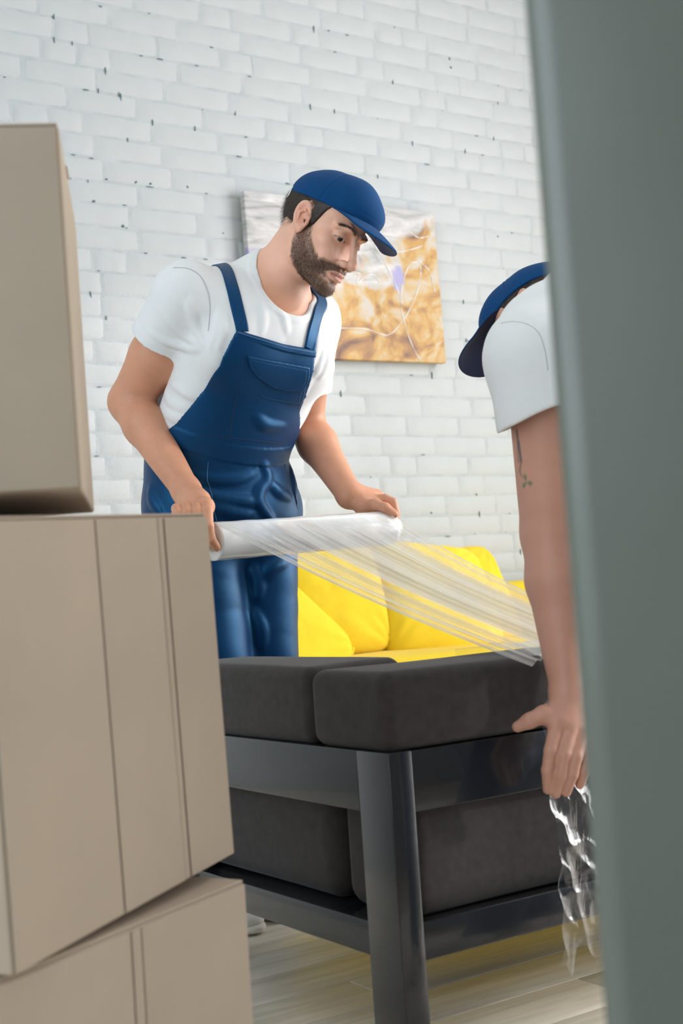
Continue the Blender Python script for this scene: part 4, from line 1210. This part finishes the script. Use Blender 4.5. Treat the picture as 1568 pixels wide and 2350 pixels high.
hi_t = np.maximum.reduce([sL, hemL, nb, PV.o])+.13
t_shirt, _, _ = sdf_part('t_shirt', tee_ops, .0029, man, M_tee, lo_t, hi_t)
close_pinholes(t_shirt.data)

# overalls: trousers, waistband and bib as a layer over the shirt
kR, aR = K(505, 1640, 2.90), K(450, 2030, 2.96)
kL, aL = K(612, 1640, 3.00), K(556, 2010, 3.08)
hipR, hipL = PV.p((-.083, 0, -.03)), PV.p((.080, 0, -.03))
legs = [cone(hipR, kR, .098, .078, .04), cone(kR, aR, .078, .080, .03), cone(hipL, kL, .094, .073, .035), cone(kL, aL, .073, .075, .03)]
def hem_legs(P, d): return np.maximum(d, .045-P[:, 2]).astype(np.float32)
base_o = list(torso) + [('f', lambda P, d: d - .0155), ell((0, .0, -.01), (.172, .135, .12), .03, PV)] + legs + [('f', hem_legs)]
bib_px = [(545, 757), (503, 842), (440, 930), (405, 972), (372, 999)]
bib_px2 = [(723, 803), (702, 890), (668, 945), (652, 985), (650, 1010)]
top_px = [(590, 772), (655, 792)]
skel = tee_skel
def uv(px):
    P, ok = hit(base_o, px); q = CH.loc(P); return q
qa, qb, qt = uv(bib_px), uv(bib_px2), uv(top_px)
band_px = uv([(390, 1003), (520, 1006), (600, 1015), (645, 1020)]); band_px2 = uv([(400, 1045), (520, 1050), (648, 1058)])
vt, vb = float(band_px[:, 2].mean()), float(band_px2[:, 2].mean())
print('bib', qa.round(3).tolist(), qb.round(3).tolist(), 'band', band_px[:, 2], band_px2[:, 2])
def ang(q): return np.arctan2(q[..., 0], -q[..., 1])       # 0 at the front, + towards his left
# bib outline in (angle round the chest, height)
A_, B_ = ang(qa), ang(qb) + np.array([0, .05, .22, .45, .6])
def mask(P, grow=0.0):
    q = CH.loc(P.astype(float)); th = ang(q)*.14; z = q[:, 2]
    poly = [(a*.14, v_) for a, v_ in zip(A_, qa[:, 2])][::-1]
    left_edge = [(a*.14, v_) for a, v_ in zip(B_, qb[:, 2])]
    poly = poly + [(ang(qt)[i]*.14, qt[i, 2]) for i in range(2)] + left_edge
    zl, zr = poly[0][1], poly[-1][1]
    poly = poly + [(.44, min(zr, vt)+.0), (.44, -.6), (-.44, -.6), (-.44, vt)]
    m = sd_poly(th, z, poly)
    return np.where(z < vt-.02, -1.0, m) - grow
tee_front = tee_base + folds_tee[9:]
def over_shirt(P, d):
    c = P.mean(0)
    q = CH.loc(P.astype(float)); m = mask(P)
    need = (q[:, 2] > vb-.06) & (m < .02)
    if not need.any(): return d
    e = evaluate(tee_base, P[need]) - .0055
    d = d.copy(); d[need] = smin(d[need], e.astype(np.float32), .008)
    return d
def pants_fn(P, d):
    q = CH.loc(P.astype(float)); z = q[:, 2]
    m = mask(P)
    band = (z < vt)*(z > vb)
    d2 = d - .0016*band + .0012*np.exp(-((z-vt)/.0016)**2) + .0012*np.exp(-((z-vb)/.0016)**2)
    d2 = d2 - wob(P*np.array([1, 1, .45], np.float32), 20, 41)*.0018*(1-.6*band) - np.abs(wob(P*np.array([.7, .7, 1.5], np.float32), 36, 43))*.0022*(1-.7*band)*np.clip((vt-z)/.1+.35, .3, 1)
    # fabric thickness only over the shirt
    return np.maximum(d2, m).astype(np.float32)
folds_p = []
for pts, r_, l_ in [([(425, 1085), (480, 1098), (540, 1100), (585, 1085)], .012, .006), ([(430, 1120), (490, 1140), (560, 1150), (600, 1148)], .013, .007), ([(470, 1160), (520, 1172), (580, 1182)], .012, .006),
                    ([(603, 1062), (612, 1085), (612, 1105), (597, 1125), (594, 1150), (612, 1178), (625, 1195)], .010, .006), ([(660, 1065), (672, 1110), (678, 1150)], .010, .005), ([(620, 1110), (640, 1130), (668, 1145)], .010, .005),
                    ([(585, 955), (610, 975), (650, 978)], .012, .006), ([(345, 1120), (352, 1150), (372, 1180)], .009, .004),
                    ([(580, 1300), (592, 1340), (590, 1380)], .014, .007), ([(600, 1330), (625, 1300), (655, 1290)], .012, .005), ([(585, 1400), (600, 1440), (604, 1490)], .012, .005)]:
    folds_p += fold(base_o, pts, r_*.9, l_*.62, .012)
over_op = [('f', over_shirt)]
ov_ops = base_o + over_op + folds_p + [('f', pants_fn)]
lo_o = np.minimum.reduce([hipR, kR, aR, PV.o, CH.o-.06, sR])-.16; lo_o[2] = .03
hi_o = np.maximum.reduce([hipL, kL, aL, sL])+.16; hi_o[2] = CH.p((0, 0, .20))[2]
overalls, _, _ = sdf_part('overalls', ov_ops, .0034, man, M_navy, lo_o, hi_o)
def layer(name, poly_px, off, thick, h=.0017, parent=None, material=None, ridge=True):
    P, ok = hit(base_o, poly_px); q = CH.loc(P); poly = np.c_[ang(q)*.14, q[:, 2]]
    c = P.mean(0); R_ = np.linalg.norm(P-c, axis=1).max()+.02
    def f(P_, d):
        qq = CH.loc(P_.astype(float)); m = sd_poly(ang(qq)*.14, qq[:, 2], poly)
        t = thick*np.clip(-m/.003, .35, 1)
        if ridge: t = t - .0009*np.exp(-((m+.006)/.0012)**2)
        t = t + wob(P_, 60, 9)*.0012
        return np.maximum(np.maximum(d - off - t, -(d - off + .003)), m).astype(np.float32)
    o, _, _ = sdf_part(name, base_o + over_op + [('f', f)], h, man, material or M_navy, c-R_, c+R_)
    if parent is not None: o.parent = parent
    return o
layer('bib_pocket', [(572, 822), (702, 842), (700, 888), (688, 930), (600, 915), (578, 880)], .0010, .0012, parent=overalls)
layer('pocket_flap', [(568, 814), (630, 826), (705, 840), (703, 872), (690, 897), (650, 896), (622, 890), (590, 867), (574, 845)], .0040, .0030, parent=overalls)
layer('bib_hem', [(545, 758), (590, 771), (655, 791), (723, 803), (722, 820), (655, 808), (590, 789), (540, 776)], .0008, .0022, parent=overalls, ridge=False)
cover = tee_skel + folds_tee
def strap(name, px, width):
    P, ok = hit(cover, px); P = P[ok]
    return P
for nm, px, extra, wd in (('strap', [(556, 762), (551, 735), (540, 690), (526, 640), (508, 605), (485, 585)], None, .0265), ('strap', [(708, 802), (716, 765), (728, 720), (737, 690)], None, .0265)):
    P, ok = hit(cover, px); P = P[ok]
    back_pt = P[-1] + CH.v((.03 if nm and px[0][0] < 600 else -.03, .10, -.02)); P = np.vstack([P, back_pt, back_pt + CH.v((.03 if px[0][0] < 600 else -.03, .045, -.10)), ])
    V, F = ribbon(cover, P, wd, .0022, .0025, n=70)
    s_ = new_obj(nm, mesh(nm, V-np.array(man.location), F), M_navy, overalls)
def seam(px, parent, material=M_seam, r=.0008, off=.0003, ops=None, name='seam', root=None):
    off = off + .0006
    o_ = base_o + over_op + folds_p if ops is None else ops
    P, ok = hit(o_, px); P = P[ok]; C_ = onto(o_, catmull(P, 10*len(P)), off)
    V, F = tube(C_, r, 6); new_obj(name, mesh(name, V-np.array((root or man).location), F), material, parent)
seam([(565, 780), (558, 840), (545, 900), (532, 960), (527, 1000)], overalls)
seam([(545, 764), (590, 778), (655, 797), (722, 810)], overalls, M_stitch, .0006, .0034)
seam([(378, 1000), (450, 1000), (520, 1004), (600, 1012), (648, 1018)], overalls)
seam([(397, 1046), (460, 1046), (520, 1051), (600, 1058), (648, 1058)], overalls)
seam([(478, 1060), (476, 1100), (485, 1130), (497, 1195)], overalls, M_stitch, .0006)
seam([(652, 1062), (664, 1100), (680, 1150), (686, 1185)], overalls)
seam([(368, 1100), (366, 1140), (372, 1175)], overalls)
seam([(398, 615), (450, 625), (474, 660), (482, 700), (478, 760)], t_shirt, mat('grey_thread', (.45, .46, .48), rough=.9), .0007, -.0002, tee_ops)
shoe(man, np.array([aR[0], aR[1], 0]), -BACK*1.0 + LEFT*.2)
shoe(man, np.array([aL[0], aL[1], 0]), -BACK)

# ---------------------------------------------------------------- the second man, mostly behind the grey door
man2 = thing('person', 'man in white t-shirt and navy cap with tattooed arm gripping the sofa rail', 'person', (1.75, 1.25, 0))
H2M = np.stack([unit(cam_vec(.10, -.10, -1.0)), [0, 0, 0], [0, 0, 0]], 1)
fwd2 = unit(cam_vec(-.72, -.50, .38)); left2 = unit(cam_vec(-.45, .50, -.72)); left2 = unit(left2 - fwd2*np.dot(left2, fwd2)); up2 = np.cross(left2, -fwd2)
H2 = Frame(K(1250, 746, 2.50), np.stack([left2, -fwd2, up2], 1), 1.0)
if H2.M[:, 2] @ CU < 0: pass
s2 = K(1236, 822, 2.17); e2 = K(1262, 1225, 2.19); w2 = K(1303, 1590, 2.135)
pel2 = K(1680, 1190, 1.98); ch2 = K(1450, 850, 2.20); s2b = ch2 + (ch2 - s2)*.75 + K(1450, 760, 2.20) - ch2
nb2 = K(1385, 765, 2.36)
up_c = unit(nb2 - pel2)
T2 = [ell(pel2 - np.array([0, 0, 0]), (.15, .15, .15), .05), cone(pel2, ch2, .125, .135, .06), cone(s2, s2b, .066, .062, .05), cone(ch2, nb2, .125, .07, .05)]
arms2 = [cone(s2, e2, .056, .048, .02), cone(e2, e2*.7+w2*.3, .046, .0475, .015), cone(e2*.7+w2*.3, w2, .0475, .0275, .015)]
elb = K(1560, 1180, 1.97); wri = np.array([1.90, 1.58, .64]); 
arms2 += [cone(s2b, elb, .055, .045, .02), cone(elb, wri, .045, .028, .015)]
# the gripping hand: thumb along the top, four fingers over the rail
h2 = [cone(w2, K(1282, 1655, 2.105), .025, .022, .012), cone(w2, K(1308, 1665, 2.11), .026, .022, .012), cone(w2, K(1332, 1668, 2.12), .024, .020, .012)]
fingers2 = [[(1278, 1668, 2.098), (1264, 1722, 2.080), (1257, 1768, 2.082), (1257, 1812, 2.092)],
            [(1308, 1676, 2.098), (1296, 1732, 2.078), (1288, 1778, 2.080), (1276, 1822, 2.090)],
            [(1334, 1682, 2.105), (1322, 1736, 2.082), (1314, 1776, 2.084), (1300, 1818, 2.094)],
            [(1356, 1688, 2.115), (1350, 1735, 2.095), (1340, 1768, 2.095), (1331, 1800, 2.102)]]
for q in fingers2: h2 += chain([K(*a) for a in q], [.0128, .0108, .0100, .0080], .003)
for q in fingers2: h2 += [ell(K(*q[0]), (.0115, .0115, .0115), .006)]
h2 += chain([K(1292, 1640, 2.12), K(1248, 1640, 2.105), K(1216, 1654, 2.105), K(1188, 1668, 2.11)], [.020, .0140, .0118, .0092], .008)
h2 += chain([wri, wri+[.02, .03, -.02], wri+[.03, .03, -.07]], [.03, .03, .012], .01)
body2_ops = head_ops(H2, nb2) + T2 + arms2 + h2
def tattoo(V):
    C = skin_colours(V, H2, base=(.66, .36, .26), arms=(.60, .315, .235), stubble=True)
    # inked leaf shapes on the outer upper arm, laid out along the arm and round it
    a_ = unit(e2-s2); q = V - s2; al = q @ a_; nx = unit(np.cross(a_, CF) ); ny = np.cross(a_, nx)
    lat = q - al[:, None]*a_; L_ = np.linalg.norm(lat, axis=1); th = np.arctan2(lat @ nx, lat @ ny)*.052
    on = (L_ < .075) & (al > .10) & (al < .34)
    def ink(poly, col, amt):
        m = np.clip(.5 - sd_poly(th, al, poly)/.003, 0, 1)*on*amt; m = m[:, None]
        C[:] = C*(1-m) + np.array(col)*m
    return C, th, al, on, ink
def colour2(V):
    C, th, al, on, ink = tattoo(V)
    pts = np.array([K(1180, 990, 2.14), K(1192, 1040, 2.14), K(1188, 1085, 2.14), K(1198, 1108, 2.14)])
    # find where those spots lie on the arm
    P, ok = hit(arms2, [(1186, 985), (1190, 1010), (1194, 1030), (1196, 1060), (1190, 1060), (1193, 1083), (1198, 1095), (1203, 1090), (1208, 1106), (1204, 1130), (1199, 1118)])
    print('ink', ok)
    a_ = unit(e2-s2); nx = unit(np.cross(a_, CF)); ny = np.cross(a_, nx)
    q = P - s2; al_ = q @ a_; lat = q-al_[:, None]*a_; th_ = np.arctan2(lat @ nx, lat @ ny)*.052
    S_ = np.c_[th_, al_]
    line = lambda i, j, w_: [S_[i]+[-w_, 0], S_[i]+[w_, 0], S_[j]+[w_, 0], S_[j]+[-w_, 0]]
    ink(line(0, 3, .0022), (.07, .07, .075), .8); ink(line(1, 3, .0030), (.10, .10, .11), .7); ink(line(0, 4, .0016), (.07, .07, .075), .7); ink(line(3, 5, .0018), (.07, .08, .08), .8); ink(line(5, 6, .0016), (.05, .08, .07), .8)
    c_ = S_[8]
    for k in range(3):
        a0 = .3 + k*2.1
        leaf = [c_ + np.array([math.cos(a0+t)*r__, math.sin(a0+t)*r__]) for t, r__ in ((-.5, .003), (-.45, .010), (0, .0135), (.45, .010), (.5, .003))]
        ink([c_]+leaf, (.06, .20, .10), .85)
    return C
lo2 = np.minimum.reduce([pel2, s2, w2, H2.o, e2, wri])-.2; hi2 = np.maximum.reduce([pel2, s2, s2b, H2.o, wri])+.2
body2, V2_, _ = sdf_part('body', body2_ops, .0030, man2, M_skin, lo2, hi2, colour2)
eye_parts(H2, man2, (0, -1, 0)); hair_part(H2, man2, head_ops(H2, nb2)); cap_parts(H2, man2)
T2o = T2 + [('f', lambda P, d: d - .012)]
hem2 = K(1242, 948, 2.16); hn = unit(cam_vec(.42, -.90, 0.0)); sl2 = cone(s2 + CR*-.006, hem2 + (hem2-s2)*.25, .080, .074, .03)
def sleeve2(P): return np.maximum(sl2[1](P), (P-hem2.astype(np.float32)) @ hn.astype(np.float32))
def wr2(P, d): return (d - wob(P, 26, 77)*.003 - np.abs(wob(P*np.float32(1), 46, 78))*.002).astype(np.float32)
back_fill = cone(K(1232, 828, 2.20), K(1345, 728, 2.30), .078, .100, .03)
tee2 = T2o + [back_fill, ell(K(1266, 772, 2.24), (.090, .090, .090), .03), ('u', sleeve2, sl2[2], sl2[3], .03), ('f', wr2), cone(nb2*.35+H2.p((0, .03, -.03))*.65, H2.p((0, .03, -.03)), .062, .08, .003, op='s'), cone(hem2+hn*.002, e2, .060, .075, .002, op='s'),
             ('f', lambda P, d: np.maximum(d, pel2[2]-.04-P[:, 2]).astype(np.float32))]
shirt2 = sdf_part('t_shirt', tee2, .0038, man2, M_tee, np.minimum.reduce([pel2, hem2, s2])-.2, np.maximum.reduce([s2b, nb2, pel2])+.2)
M_thread2 = mat('pale_thread', (.5, .51, .53), rough=.9)
seam([(1150, 742), (1180, 738), (1210, 744), (1235, 762), (1250, 800), (1258, 850)], shirt2[0], M_thread2, .0009, -.0008, tee2, 'seam', man2)
f2 = np.array([pel2[0]+.02, pel2[1]-.10, .08]); f2b = np.array([pel2[0]+.22, pel2[1]-.16, .08])
T2p = [ell(pel2, (.165, .165, .14), .04), cone(pel2 + [-.05, .03, -.05], (pel2+f2)/2 + [0.02, .03, 0], .095, .075, .04), cone((pel2+f2)/2 + [.02, .03, 0], f2, .075, .07, .03),
       cone(pel2 + [.10, -.04, -.05], (pel2+f2b)/2 + [.03, 0, 0], .095, .075, .04), cone((pel2+f2b)/2 + [.03, 0, 0], f2b, .075, .07, .03), ('f', wr2), ('f', lambda P, d: np.maximum(np.maximum(d, .05-P[:, 2]), P[:, 2]-pel2[2]-.10).astype(np.float32))]
sdf_part('overalls', T2p, .006, man2, M_navy)
for f_ in (f2, f2b): shoe(man2, np.array([f_[0], f_[1], 0]), np.array([-.3, 1.0, 0])*.6+np.array([-.8, 0, 0]))
print('people built', round(__import__('time').time()-t0_, 1), 's')
